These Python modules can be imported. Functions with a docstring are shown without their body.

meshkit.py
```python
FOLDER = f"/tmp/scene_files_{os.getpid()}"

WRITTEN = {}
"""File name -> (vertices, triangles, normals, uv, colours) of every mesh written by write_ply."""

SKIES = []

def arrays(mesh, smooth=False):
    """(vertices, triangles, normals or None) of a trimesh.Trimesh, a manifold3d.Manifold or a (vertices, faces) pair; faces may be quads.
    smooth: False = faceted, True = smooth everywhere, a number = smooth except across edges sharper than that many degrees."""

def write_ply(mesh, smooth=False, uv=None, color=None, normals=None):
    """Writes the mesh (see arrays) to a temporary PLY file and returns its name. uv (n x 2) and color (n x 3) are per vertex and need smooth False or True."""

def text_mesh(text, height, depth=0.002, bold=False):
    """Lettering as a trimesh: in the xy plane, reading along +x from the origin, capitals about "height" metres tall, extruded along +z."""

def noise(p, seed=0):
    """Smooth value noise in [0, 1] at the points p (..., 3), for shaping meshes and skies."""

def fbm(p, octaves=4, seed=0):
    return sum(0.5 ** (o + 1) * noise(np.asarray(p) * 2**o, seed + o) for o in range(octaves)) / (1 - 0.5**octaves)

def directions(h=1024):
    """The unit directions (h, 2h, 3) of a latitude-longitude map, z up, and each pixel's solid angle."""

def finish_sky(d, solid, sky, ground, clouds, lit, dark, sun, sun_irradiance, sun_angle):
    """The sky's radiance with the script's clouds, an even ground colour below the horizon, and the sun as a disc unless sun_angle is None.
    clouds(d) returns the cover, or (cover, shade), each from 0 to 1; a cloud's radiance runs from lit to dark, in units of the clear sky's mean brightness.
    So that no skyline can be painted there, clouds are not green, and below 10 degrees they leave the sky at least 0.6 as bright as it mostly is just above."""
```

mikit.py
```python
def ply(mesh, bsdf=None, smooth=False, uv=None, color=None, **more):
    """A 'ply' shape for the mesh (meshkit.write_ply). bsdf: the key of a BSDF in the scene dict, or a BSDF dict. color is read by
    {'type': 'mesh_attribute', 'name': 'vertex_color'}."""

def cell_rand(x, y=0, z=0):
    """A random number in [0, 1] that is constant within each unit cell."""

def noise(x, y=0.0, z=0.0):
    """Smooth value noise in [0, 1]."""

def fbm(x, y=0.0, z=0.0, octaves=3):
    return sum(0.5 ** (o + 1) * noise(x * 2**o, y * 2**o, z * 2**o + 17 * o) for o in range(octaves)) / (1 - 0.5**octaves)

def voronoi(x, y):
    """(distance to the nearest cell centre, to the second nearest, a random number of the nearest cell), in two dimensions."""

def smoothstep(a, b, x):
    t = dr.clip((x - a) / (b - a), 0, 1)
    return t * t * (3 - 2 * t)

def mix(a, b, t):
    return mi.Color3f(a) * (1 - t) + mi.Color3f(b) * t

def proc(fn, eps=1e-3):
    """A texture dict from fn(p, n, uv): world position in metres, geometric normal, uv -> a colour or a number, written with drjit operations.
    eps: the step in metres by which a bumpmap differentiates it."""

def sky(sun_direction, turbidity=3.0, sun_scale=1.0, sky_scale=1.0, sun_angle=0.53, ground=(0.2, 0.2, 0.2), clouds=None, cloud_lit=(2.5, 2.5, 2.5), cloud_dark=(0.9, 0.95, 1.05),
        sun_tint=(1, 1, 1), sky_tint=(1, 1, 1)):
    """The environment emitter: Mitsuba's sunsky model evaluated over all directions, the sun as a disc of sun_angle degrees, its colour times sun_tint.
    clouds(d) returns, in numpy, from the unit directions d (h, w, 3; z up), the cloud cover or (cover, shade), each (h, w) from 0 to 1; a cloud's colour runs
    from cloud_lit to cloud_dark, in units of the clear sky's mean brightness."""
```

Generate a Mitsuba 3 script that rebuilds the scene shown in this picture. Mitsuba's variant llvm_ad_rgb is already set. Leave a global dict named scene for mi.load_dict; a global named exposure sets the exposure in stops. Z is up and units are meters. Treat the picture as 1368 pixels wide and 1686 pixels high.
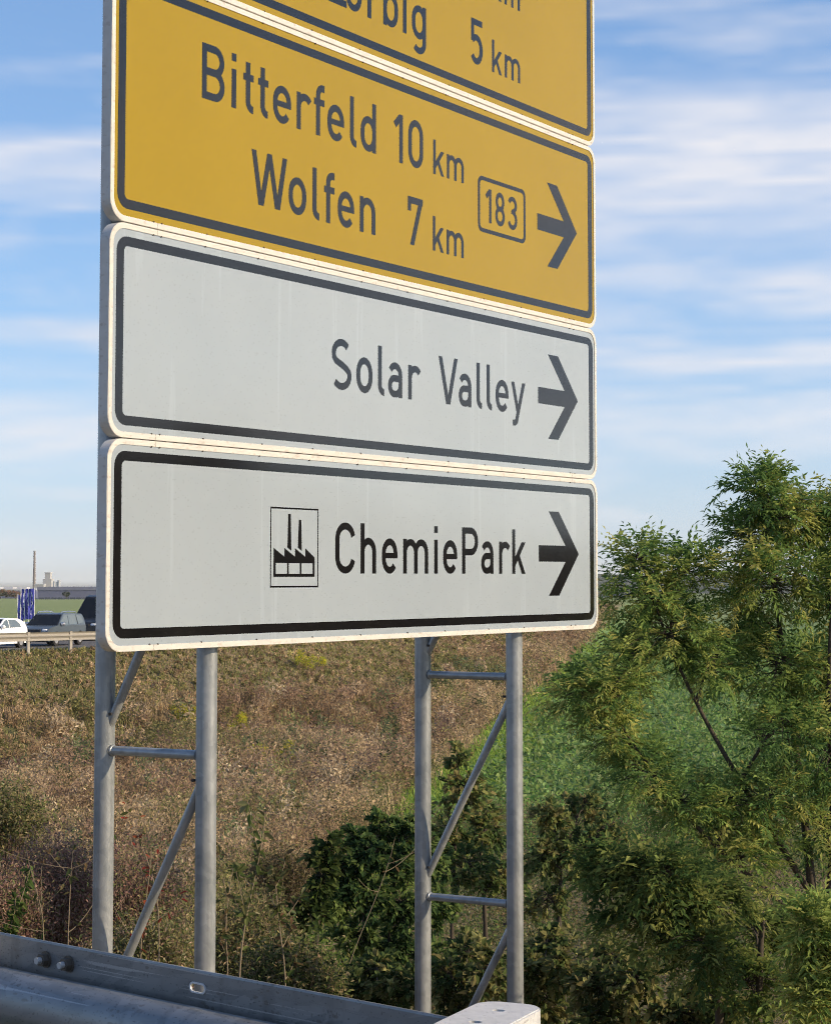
import math, random
import numpy as np
import trimesh
import drjit as dr
import mitsuba as mi
import mikit, meshkit
from shapely.geometry import Polygon, LineString, Point, box as sbox
from shapely.ops import unary_union
from shapely import affinity

scene, labels = {}, {}
T = mi.ScalarTransform4f
PI = math.pi
random.seed(7)

# ------------------------------------------------------------------ camera, sky, exposure
EYE = 1.65                      # eye height above our carriageway
FOCAL, PITCH = 3400.0, 0.0752   # focal length in pixels of a 1368 wide picture
PPY = 705.9                     # the picture is a cut-out: its optical axis lies above its middle (843)
HAZE = {'type': 'homogeneous', 'albedo': 0.95, 'sigma_t': 0.00009, 'phase': {'type': 'isotropic'}}
scene['air'] = HAZE
scene['camera'] = dict(medium={'type': 'ref', 'id': 'air'}, type='perspective', fov=2 * math.degrees(math.atan(684 / FOCAL)), fov_axis='x', principal_point_offset_y=(843 - PPY) / 1686, near_clip=0.1, far_clip=20000.0,
                       to_world=T().look_at(origin=[0, 0, EYE], target=[0, math.cos(PITCH), EYE + math.sin(PITCH)], up=[0, 0, 1]))
SUN_AZ, SUN_EL = math.radians(108), math.radians(24)
SUN = [math.sin(SUN_AZ) * math.cos(SUN_EL), math.cos(SUN_AZ) * math.cos(SUN_EL), math.sin(SUN_EL)]
exposure = 2.4


def cirrus(d):
    az = np.degrees(np.arctan2(d[..., 0], d[..., 1]))
    el = np.degrees(np.arcsin(np.clip(d[..., 2], -1, 1)))
    a, e = d[..., 0] / (d[..., 2] + 0.22), d[..., 1] / (d[..., 2] + 0.22)
    p = np.stack([a * 1.3 + 7.3, e * 1.3, np.zeros_like(a)], -1)
    warp = meshkit.fbm(p * 1.7, 3, seed=5) - 0.5
    q = np.stack([az / 9.0 + 3 * warp + 4.0, el / 1.35 + az * 0.012 + 1.6 * warp, np.zeros_like(a)], -1)
    streak = meshkit.fbm(q, 5, seed=11)
    wisp = meshkit.fbm(np.stack([az / 5.0 + 2 * warp, el / 0.55 - az * 0.035 + 3 * warp, a * 0], -1), 4, seed=23)
    sheet = meshkit.fbm(np.stack([az / 16.0 + 9.1, el / 4.2 + warp, a * 0], -1), 3, seed=37)
    east = 0.5 + 0.5 * np.tanh((az + 1.0) / 5.0)
    fine = meshkit.fbm(np.stack([az / 2.6 + 3 * warp + 2.0, el / 0.24 - az * 0.07 + 4 * warp, a * 0], -1), 4, seed=61)
    edge = 1.1 * (meshkit.fbm(np.stack([az / 3.5, el / 0.8, a * 0 + 3], -1), 3, seed=71) - 0.5)
    e2 = el + edge
    rows = 1.0 * np.exp(-(np.abs(e2 - 11.6) / 1.9) ** 4) * east + 0.6 * np.exp(-((e2 - 8.6 + 0.05 * az) / 0.45) ** 2) * east \
        + 0.75 * np.exp(-((e2 - 11.2) / 0.62) ** 2) * (1 - east) + 0.7 * np.exp(-((e2 - 6.5 + az * 0.03) / 0.32) ** 2) + 0.62 * np.exp(-((e2 - 4.5) / 0.95) ** 2)
    c = rows * (0.45 + 0.9 * streak) + 1.2 * np.clip(streak - 0.53, 0, 1) + 0.7 * np.clip(wisp - 0.56, 0, 1)
    c = c + 0.34 * east * np.exp(-((el - 9.5) / 4.2) ** 4) * np.clip(sheet * 1.5 - 0.2 + 0.5 * edge, 0, 1)
    c = c * (0.62 + 0.8 * wisp) * (0.60 + 0.85 * fine) + 0.35 * np.clip(fine - 0.55, 0, 1) * (0.2 + streak)
    c = np.clip(c - 0.04, 0, 2)
    c = 0.9 * (1 - np.exp(-1.35 * c)) * (0.80 + 0.36 * np.clip(2.2 * fine - 0.6, 0, 1) * np.clip(0.4 + wisp, 0, 1))
    low = np.clip(1 - el / 6.0, 0, 1) ** 1.4 * 0.6
    c = c + (1 - c) * low
    return np.where(el > 0, c, 0), 0.35 * np.clip(sheet * 1.2 - 0.25, 0, 1)


scene['daylight'] = mikit.sky(SUN, turbidity=3.0, sun_scale=0.82, clouds=cirrus, cloud_lit=(2.35, 2.33, 2.42), cloud_dark=(1.5, 1.57, 1.8), sun_tint=(0.95, 1.0, 1.12), sky_tint=(0.83, 0.92, 1.12))


# ------------------------------------------------------------------ helpers
def at(x, y, Y):
    """the point at forward distance Y seen at the photograph's pixel x, y"""
    tx, ty = (x - 684) / FOCAL, -(y - PPY) / FOCAL
    c, s = math.cos(PITCH), math.sin(PITCH)
    f, u = c - ty * s, s + ty * c
    return np.array([tx / f * Y, Y, EYE + u / f * Y])


def numbered(key):
    if key not in scene and key not in holders:
        return key
    k = 1
    while f'{key}_{k:03d}' in scene or f'{key}_{k:03d}' in holders:
        k += 1
    return f'{key}_{k:03d}'


holders = set()


def thing(name, label, cat, group=None):
    key = numbered(name)
    holders.add(key)
    labels[key] = {'label': label, 'category': cat}
    if group:
        labels[key]['group'] = group
    return key


def put(name, shape, parent=None, **info):
    key = numbered(parent + '__' + name if parent else name)
    scene[key] = shape
    if info:
        labels[key] = info
    return key


def ref(k):
    return {'type': 'ref', 'id': k}


def M4(u, v, w, o):
    m = np.eye(4)
    m[:3, 0], m[:3, 1], m[:3, 2], m[:3, 3] = u, v, w, o
    return T(m)


def unit(v):
    v = np.asarray(v, float)
    return v / np.maximum(np.linalg.norm(v, axis=-1, keepdims=True), 1e-12)


def bx(x0, x1, y0, y1, z0, z1):
    m = trimesh.creation.box(extents=[x1 - x0, y1 - y0, z1 - z0])
    m.apply_translation([(x0 + x1) / 2, (y0 + y1) / 2, (z0 + z1) / 2])
    return m


def chamfered(x0, x1, y0, y1, z0, z1, c):
    import manifold3d as mf
    pts = []
    for sx in (0, 1):
        for sy in (0, 1):
            for sz in (0, 1):
                X, Y, Z = (x0, x1)[sx], (y0, y1)[sy], (z0, z1)[sz]
                dx, dy, dz = (c, -c)[sx], (c, -c)[sy], (c, -c)[sz]
                pts += [[X, Y + dy, Z + dz], [X + dx, Y, Z + dz], [X + dx, Y + dy, Z]]
    h = trimesh.convex.convex_hull(np.array(pts))
    return h


def extr(poly, h, z0=0.0):
    geoms = getattr(poly, 'geoms', [poly])
    ms = [trimesh.creation.extrude_polygon(g, h, engine='earcut') for g in geoms if g.area > 1e-9]
    m = trimesh.util.concatenate(ms)
    m.apply_translation([0, 0, z0])
    return m


def frusta(p0, p1, r0, r1, n=6):
    """tapered tubes, all in one mesh (arrays of segments)"""
    p0, p1 = np.asarray(p0, float).reshape(-1, 3), np.asarray(p1, float).reshape(-1, 3)
    r0, r1 = np.broadcast_to(r0, len(p0)), np.broadcast_to(r1, len(p0))
    d = unit(p1 - p0)
    a = np.where(np.abs(d[:, 2:3]) < 0.9, [[0, 0, 1.0]], [[1.0, 0, 0]])
    u = unit(np.cross(d, a))
    v = np.cross(d, u)
    t = np.arange(n) / n * 2 * PI
    ring = np.cos(t)[None, :, None] * u[:, None] + np.sin(t)[None, :, None] * v[:, None]
    V = np.concatenate([p0[:, None] + ring * r0[:, None, None], p1[:, None] + ring * r1[:, None, None]], 1).reshape(-1, 3)
    i = np.arange(n)
    j = (i + 1) % n
    f = np.concatenate([np.stack([i, j, j + n], 1), np.stack([i, j + n, i + n], 1)])
    F = (f[None] + (np.arange(len(p0)) * 2 * n)[:, None, None]).reshape(-1, 3)
    return V, F


def tube(path, r, n=20, cap=True):
    """round bar along a polyline, mitred"""
    path = np.asarray(path, float)
    d = np.gradient(path, axis=0)
    d = unit(d)
    a = np.array([0, 0, 1.0]) if abs(d[0, 2]) < 0.9 else np.array([1.0, 0, 0])
    t = np.arange(n) / n * 2 * PI
    rings = []
    r = np.broadcast_to(r, len(path))
    for p, q, rr in zip(path, d, r):
        u = unit(np.cross(q, a))
        v = np.cross(q, u)
        rings.append(p + rr * (np.cos(t)[:, None] * u + np.sin(t)[:, None] * v))
    V = np.concatenate(rings)
    i = np.arange(n)
    j = (i + 1) % n
    F = []
    for k in range(len(path) - 1):
        F += [np.stack([i + k * n, j + k * n, j + (k + 1) * n], 1), np.stack([i + k * n, j + (k + 1) * n, i + (k + 1) * n], 1)]
    if cap:
        c0, c1 = len(V), len(V) + 1
        V = np.vstack([V, path[:1], path[-1:]])
        F += [np.stack([j, i, i * 0 + c0], 1), np.stack([i + (len(path) - 1) * n, j + (len(path) - 1) * n, i * 0 + c1], 1)]
    m = trimesh.Trimesh(V, np.concatenate(F), process=False)
    m.fix_normals()
    return m


def join(*ms):
    return trimesh.util.concatenate(list(ms))


def sweep(profile, path, closed=False):
    """an open profile (k x 2: sideways, up) swept along a level polyline (n x 3)"""
    profile, path = np.asarray(profile, float), np.asarray(path, float)
    d = unit(np.gradient(path, axis=0) * [1, 1, 0])
    side = np.stack([d[:, 1], -d[:, 0], d[:, 0] * 0], 1)
    V = path[:, None] + profile[None, :, :1] * side[:, None] + profile[None, :, 1:] * np.array([0, 0, 1.0])
    n, k = len(path), len(profile)
    F = []
    for a in range(k if closed else k - 1):
        b = (a + 1) % k
        for s in range(n - 1):
            F += [[s * k + a, (s + 1) * k + a, (s + 1) * k + b], [s * k + a, (s + 1) * k + b, s * k + b]]
    return trimesh.Trimesh(V.reshape(-1, 3), F, process=False)


# ------------------------------------------------------------------ materials
def bsdf(key, **k):
    b = dict(type='principled', **{a: ({'type': 'rgb', 'value': list(v)} if isinstance(v, tuple) else v) for a, v in k.items()})
    scene[key] = {'type': 'twosided', 'bsdf': b}
    return key


RAIL_HEAD = math.radians(-47.5)
RD = np.array([math.sin(RAIL_HEAD), math.cos(RAIL_HEAD)])     # along our road
RN = np.array([RD[1], -RD[0]])                                # across it, away from us

noise, fbm, smoothstep, mix, voronoi = mikit.noise, mikit.fbm, mikit.smoothstep, mikit.mix, mikit.voronoi


def galv(p, n, uv):
    f1, f2, w = voronoi(p.x * 42 + p.y * 33, p.z * 34 + p.y * 13)
    g = fbm(p.x * 9, p.y * 9, p.z * 7)
    streak = fbm(p.x * 35, p.y * 35, p.z * 1.1)
    base = mix((0.235, 0.258, 0.275), (0.37, 0.388, 0.40), smoothstep(0.3, 0.7, g) * 0.55 + w * 0.45)
    return base * (0.82 + 0.18 * smoothstep(0.3, 0.55, streak))


def rail_metal(p, n, uv):
    f1, f2, w = voronoi(p.x * 45 + p.y * 31, p.z * 45 + p.y * 23)
    g = fbm(p.x * 11 + 3, p.y * 11, p.z * 9)
    spot = smoothstep(0.70, 0.76, noise(p.x * 75, p.y * 75, p.z * 110)) * smoothstep(0.5, 0.65, g)
    base = mix((0.14, 0.152, 0.16), (0.26, 0.27, 0.28), g * 0.55 + w * 0.45)
    run = smoothstep(0.55, 0.75, fbm((p.x - p.y) * 16, p.z * 2.5, 3.0))
    base = base * (1 - 0.22 * run)
    t = p.x * float(RD[0]) + p.y * float(RD[1])
    scratch = smoothstep(0.80, 0.86, noise(t * 3.0, p.z * 240.0, 1.0)) * smoothstep(0.45, 0.6, noise(t * 1.3 + 7.0, p.z * 20.0))
    base = mix(base, (0.46, 0.47, 0.48), scratch * 0.55)
    fleck = smoothstep(0.78, 0.84, noise(p.x * 210.0, p.y * 210.0, p.z * 210.0))
    base = base * (1 - 0.35 * fleck)
    return mix(base, (0.10, 0.085, 0.07), spot * 0.5)


bsdf('galvanised', base_color=mikit.proc(galv), roughness=0.36, metallic=0.4, specular=0.6)
bsdf('rail_zinc', base_color=mikit.proc(rail_metal), roughness=0.36, metallic=0.45, specular=0.55)
bsdf('bolt_steel', base_color=(0.10, 0.085, 0.07), roughness=0.55, metallic=0.4)
bsdf('bolt_end', base_color=(0.42, 0.43, 0.44), roughness=0.45, metallic=0.4)
bsdf('dirt_dark', base_color=(0.05, 0.042, 0.035), roughness=0.9)


def lip_colour(p, n, uv):
    g = fbm(p.x * 14, p.y * 14, p.z * 30)
    s = smoothstep(0.62, 0.75, fbm(p.x * 40 + 5, p.y * 40, p.z * 60))
    return mix(mix((0.50, 0.48, 0.445), (0.60, 0.58, 0.545), g), (0.36, 0.30, 0.24), s * 0.45)


bsdf('frame_aluminium', base_color=mikit.proc(lip_colour), roughness=0.5, metallic=0.0, specular=0.4)


S_TH = 0.5454
SU, SN = np.array([math.sin(S_TH), math.cos(S_TH), 0.0034]), np.array([math.cos(S_TH), -math.sin(S_TH), 0])


def sheet_white(p, n, uv):
    g = fbm(p.x * 2.2 + 1, p.y * 2.2, p.z * 1.3)
    d = smoothstep(0.80, 0.84, noise(p.x * 95, p.y * 95, p.z * 95)) * 0.10
    t = p.x * float(SU[0]) + p.y * float(SU[1])
    run = smoothstep(0.70, 0.80, noise(t * 21.0 + 5.0, p.z * 0.9)) * smoothstep(0.35, 0.6, noise(t * 90.0, p.z * 3.0)) * 0.07
    return mix((0.272, 0.318, 0.362), (0.298, 0.344, 0.388), g) * (1 - d + run)


def sheet_yellow(p, n, uv):
    g = fbm(p.x * 2.0 + 4, p.y * 2.0, p.z * 1.3)
    return mix((0.268, 0.180, 0.001), (0.295, 0.199, 0.002), g)


def print_black(p, n, uv):
    g = fbm(p.x * 6, p.y * 6, p.z * 5)
    return mix((0.006, 0.006, 0.007), (0.011, 0.0105, 0.011), g)


bsdf('white_sheeting', base_color=mikit.proc(sheet_white), roughness=0.10, specular=0.5)
bsdf('yellow_sheeting', base_color=mikit.proc(sheet_yellow), roughness=0.10, specular=0.35)
bsdf('black_film', base_color=mikit.proc(print_black), roughness=0.09, specular=0.55)
bsdf('bark_dark', base_color=(0.06, 0.048, 0.036), roughness=0.9)
bsdf('twig_pale', base_color=(0.24, 0.19, 0.13), roughness=0.9)


def leafy(key, trans, rough=0.45):
    scene[key] = dict(type='principledthin', base_color={'type': 'mesh_attribute', 'name': 'vertex_color'}, diff_trans=trans, roughness=rough, eta=1.3)
    return key


leafy('leaf_thin', 1.0, 0.55)
leafy('leaf_dry', 0.7, 0.8)

# ------------------------------------------------------------------ terrain
CREST = np.array([(-75, -25), (-60, 18), (-30.5, 57), (-15, 75.2), (-8.6, 82.7), (-5.2, 92), (-2.6, 107), (2, 135), (9, 180), (26, 290), (60, 480)], float)


def crest_distance(x, y):
    """signed distance to the brow of the far bank, positive beyond it"""
    best = np.full(np.shape(x), 1e9)
    sign = np.ones(np.shape(x))
    for a, b in zip(CREST[:-1], CREST[1:]):
        d = b - a
        L = np.linalg.norm(d)
        t = np.clip(((x - a[0]) * d[0] + (y - a[1]) * d[1]) / L ** 2, 0, 1)
        ex, ey = x - a[0] - t * d[0], y - a[1] - t * d[1]
        r = np.hypot(ex, ey)
        s = np.sign(d[0] * ey - d[1] * ex)
        sign = np.where(r < best, s, sign)
        best = np.minimum(best, r)
    return best * sign


def sstep(a, b, x):
    t = np.clip((x - a) / (b - a), 0, 1)
    return t * t * (3 - 2 * t)


def smax(a, b, k):
    h = np.clip(0.5 + 0.5 * (a - b) / k, 0, 1)
    return b * (1 - h) + a * h + k * h * (1 - h)


def height(x, y):
    x, y = np.asarray(x, float), np.asarray(y, float)
    r = np.hypot(x, y)
    q = RN[0] * x + RN[1] * y
    field = -4.5 + 0.0041 * np.minimum(r, 110) - np.clip(r - 110, 0, 9000) * 0.0011 + 0.25 * (meshkit.noise(np.stack([x / 23, y / 23, x * 0], -1)) - 0.5)
    near = np.where(q < 4.2, 0.0, -(q - 4.2) / 3.3)
    d = crest_distance(x, y)
    bank = np.where(d < 0, -0.88 + d / 2.4, -0.88 - 0.62 * sstep(2, 14, d) - np.clip(d - 30, 0, 99) / 5)
    z = smax(smax(field, near, 0.8), bank, 0.5)
    z = z - 0.2 * sstep(3.9, 5.5, q) * (1 - sstep(5.5, 9, q))
    flat = (q < 4.0)
    return np.where(flat, np.where(q < 3.9, 0.0, z * 0), z)


XB = lambda y: -7.46 + 0.1232 * y          # where the brown bank gives way to the green field


def axis(lo, hi, step, far):
    a = np.arange(lo, hi + 1e-6, step)
    up, dn, s = [hi], [lo], step
    while up[-1] < far:
        s *= 1.25
        up.append(up[-1] + s)
        dn.append(dn[-1] - s)
    return np.concatenate([dn[:0:-1], a, up[1:]])


gx, gy = axis(-50, 60, 1.0, 6500), axis(-12, 150, 1.0, 6500)
GX, GY = np.meshgrid(gx, gy)
GZ = height(GX, GY) - 0.004
idx = np.arange(GX.size).reshape(GX.shape)
quads = np.stack([idx[:-1, :-1], idx[:-1, 1:], idx[1:, 1:], idx[1:, :-1]], -1).reshape(-1, 4)


def ground_colour(p, n, uv):
    g = fbm(p.x * 0.35, p.y * 0.35, 0.0, 4)
    h = fbm(p.x * 2.3, p.y * 2.3, 3.0, 3)
    k = noise(p.x * 9.0, p.y * 9.0)
    dry = mix((0.115, 0.085, 0.052), (0.20, 0.155, 0.095), h)
    dry = mix(dry, (0.085, 0.10, 0.035), smoothstep(0.52, 0.72, g) * 0.7)
    green = mix((0.06, 0.115, 0.04), (0.10, 0.165, 0.06), h * 0.6 + k * 0.4)
    xb = -7.46 + 0.1232 * p.y + (g - 0.5) * 1.6
    m = smoothstep(-0.6, 0.6, p.x - xb)
    m = dr.maximum(m, dr.maximum(smoothstep(-2.0, 2.0, 0.155 * p.y - 45.0 - p.x) * smoothstep(105.0, 125.0, p.y), smoothstep(300.0, 340.0, p.y)))
    far = smoothstep(150.0, 420.0, p.y)
    m = m * smoothstep(44.0, 48.0, p.y + (g - 0.5) * 6)
    return mix(dry, mix(green, mix((0.105, 0.14, 0.06), (0.13, 0.16, 0.075), g), far), m)


scene['ground_mat'] = {'type': 'twosided', 'bsdf': dict(type='principled', base_color=mikit.proc(ground_colour), roughness=0.95, specular=0.2)}
put('ground', mikit.ply((np.stack([GX, GY, GZ], -1).reshape(-1, 3), quads), 'ground_mat', smooth=True), kind='structure')


def asphalt(p, n, uv):
    g = fbm(p.x * 0.7, p.y * 0.7)
    k = noise(p.x * 60, p.y * 60)
    return mix((0.055, 0.055, 0.058), (0.10, 0.10, 0.105), g * 0.6 + k * 0.4)


bsdf('asphalt', base_color=mikit.proc(asphalt), roughness=0.85, specular=0.3)
bsdf('road_paint', base_color=(0.62, 0.62, 0.60), roughness=0.7)


def strip(q0, q1, s0, s1, z, key):
    m = []
    for q, s in ((q0, s0), (q1, s0), (q1, s1), (q0, s1)):
        m.append([*(RN * q + RD * s), z])
    return mikit.ply((np.array(m), np.array([[0, 1, 2, 3]])), key)


put('road', strip(-9.0, 2.35, -120, 90, 0.006, 'asphalt'), kind='structure')
put('edge_line', strip(1.9, 2.1, -120, 90, 0.012, 'road_paint'), kind='structure')
# the road on the far bank
nv = 8
offs = np.linspace(1.6, 24, nv)
cp = []
fine = np.concatenate([a + (b - a) * np.linspace(0, 1, 8, endpoint=False)[:, None] for a, b in zip(CREST[1:-2], CREST[2:-1])])
dd = unit(np.gradient(fine, axis=0))
nn = np.stack([-dd[:, 1], dd[:, 0]], 1)
P = fine[:, None] + nn[:, None] * offs[None, :, None]
Z = height(P[..., 0], P[..., 1]) + 0.03
V = np.concatenate([P, Z[..., None]], -1)
ii = np.arange(V.shape[0] * nv).reshape(-1, nv)
put('far_road', mikit.ply((V.reshape(-1, 3), np.stack([ii[:-1, :-1], ii[:-1, 1:], ii[1:, 1:], ii[1:, :-1]], -1).reshape(-1, 4)), 'asphalt', smooth=True), kind='structure')


# ------------------------------------------------------------------ lettering: strokes of a road-sign alphabet, capitals 7 units tall, strokes 1 unit
def arc(cx, cy, rx, ry, a0, a1, n=14):
    t = np.radians(np.linspace(a0, a1, n))
    return list(zip(cx + rx * np.cos(t), cy + ry * np.sin(t)))


def st(pts, w=0.97):
    return LineString(pts).buffer(w / 2, cap_style=2, join_style=1, quad_segs=6)


def hv(pts, w=0.97):
    return LineString(pts).buffer(w / 2, cap_style=2, join_style=2, mitre_limit=6)


def pill(x0, x1, y0, y1, w=0.97):
    r = (x1 - x0) / 2
    c = (x0 + x1) / 2
    ry = min(r * 1.12, (y1 - y0) / 2)
    return st(arc(c, y1 - ry, r, ry, 180, 0) + arc(c, y0 + ry, r, ry, 0, -180) + [(x0, y1 - ry)])


def bar(x0, x1, y0, y1):
    return sbox(x0, y0, x1, y1)


def clipy(g, y0, y1):
    return g.intersection(sbox(-9, y0, 20, y1))


def arch(x0, x1, y):
    r = (x1 - x0) / 2
    return st([(x0, y - 2.4)] + arc((x0 + x1) / 2, y - 0.48 - r, r, r, 180, 0) + [(x1, 0)])


def glyph(c):
    """(outline, width)"""
    S = .48
    if c == 'o':
        return pill(S, 3.62, S, 5 - S), 4.1
    if c == 'ö':
        return unary_union([pill(S, 3.62, S, 5 - S), bar(.75, 1.75, 5.9, 6.9), bar(2.35, 3.35, 5.9, 6.9)]), 4.1
    if c == '0':
        return pill(S, 3.65, S, 7 - S), 4.13
    if c == 'e':
        return unary_union([st([(3.62, 2.3)] + [(3.62, 2.75)] + arc(2.05, 2.78, 1.57, 1.74, 0, 180) + arc(2.05, 2.22, 1.57, 1.74, 180, 322)), bar(S, 4.1, 2.18, 2.95)]), 4.1
    if c == 'a':
        return unary_union([st(arc(1.85, 3.1, 1.45, 1.42, 148, 0) + [(3.3, 0)]),
                            st([(3.3, 2.72), (1.7, 2.72)] + arc(1.6, 1.6, 1.12, 1.12, 90, 270) + [(1.9, .48)] + arc(1.9, 1.75, 1.42, 1.27, 270, 350))]), 3.78
    if c == 'b':
        return unary_union([bar(0, .97, 0, 7), pill(S, 3.5, S, 5 - S)]), 4.0
    if c == 'd':
        return unary_union([bar(3.03, 4.0, 0, 7), pill(S, 3.52, S, 5 - S)]), 4.0
    if c == 'g':
        return unary_union([pill(S, 3.52, S, 5 - S), st([(3.52, 5), (3.52, -.4)] + arc(2.0, -.4, 1.52, 1.3, 0, -140))]), 4.0
    if c == 'h':
        return unary_union([bar(0, .97, 0, 7), arch(S, 3.5, 5)]), 4.0
    if c == 'n':
        return unary_union([bar(0, .97, 0, 5), arch(S, 3.55, 5)]), 4.05
    if c == 'm':
        return unary_union([bar(0, .97, 0, 5), arch(S, 3.45, 5), arch(3.45, 6.42, 5)]), 6.9
    if c == 'r':
        return unary_union([bar(0, .97, 0, 5), st([(S, 2.4), (S, 3.0)] + arc(1.95, 3.05, 1.47, 1.47, 180, 38))]), 3.3
    if c == 'i':
        return unary_union([bar(0, .97, 0, 5), bar(0, .97, 6.0, 7)]), .97
    if c == 'l':
        return st([(S, 7), (S, 1.5)] + arc(1.5, 1.5, 1.02, 1.02, 180, 270) + [(1.62, .48)]), 1.62
    if c == 't':
        return unary_union([st([(1.0, 6.5), (1.0, 1.5)] + arc(2.0, 1.5, 1.0, 1.02, 180, 270) + [(2.15, .48)]), bar(0, 2.25, 4.1, 5.0)]), 2.2
    if c == 'f':
        return unary_union([st([(.98, 0), (.98, 5.5)] + arc(1.98, 5.5, 1.0, 1.02, 180, 90) + [(2.5, 6.52)]), bar(0, 2.5, 4.1, 5.0)]), 2.5
    if c == 'k':
        return unary_union([bar(0, .97, 0, 7), clipy(hv([(.3, 1.2), (4.6, 6.0)], .95), 1.0, 5), clipy(hv([(1.5, 3.4), (4.25, -.8)], .95), 0, 2.9)]), 4.3
    if c == 'y':
        return unary_union([clipy(hv([(.25, 6), (2.75, -1)], .93), .35, 5), clipy(st([(4.7, 6.2), (2.0, -.6)] + arc(1.2, -.45, .85, .95, -30, -90) + [(.6, -1.4)], .93), -1.9, 5)]), 4.6
    if c == 'B':
        return unary_union([bar(0, .97, 0, 7), st([(S, 6.52), (2.6, 6.52)] + arc(2.6, 5.05, 1.5, 1.47, 90, -90) + [(S, 3.58)]), st([(S, 3.58), (2.65, 3.58)] + arc(2.65, 2.03, 1.55, 1.55, 90, -90) + [(S, S)])]), 4.7
    if c == 'P':
        return unary_union([bar(0, .97, 0, 7), st([(S, 6.52), (2.7, 6.52)] + arc(2.7, 4.9, 1.65, 1.62, 90, -90) + [(S, 3.28)])]), 4.83
    if c == 'C':
        return st(arc(2.45, 4.75, 1.97, 1.77, 12, 180) + arc(2.45, 2.25, 1.97, 1.77, 180, 348)), 4.9
    if c == 'S':
        p = arc(2.55, 4.95, 1.9, 1.57, 38, 180, 12) + [(.72, 4.45), (1.15, 3.98), (1.9, 3.7), (2.9, 3.38), (3.85, 2.95), (4.45, 2.5)] + arc(2.55, 2.05, 2.0, 1.57, 5, -142, 14)
        return st(p), 5.05
    if c == 'V':
        return clipy(unary_union([hv([(.28, 7.6), (2.95, -.9)]), hv([(5.22, 7.6), (2.55, -.9)])]), 0, 7), 5.5
    if c == 'W':
        return clipy(unary_union([hv([(.4, 7.4), (2.2, -.6)]), hv([(4.1, 7.5), (2.05, -.6)]), hv([(3.85, 7.5), (5.9, -.6)]), hv([(7.55, 7.4), (5.75, -.6)])]), 0, 7), 7.95
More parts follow.
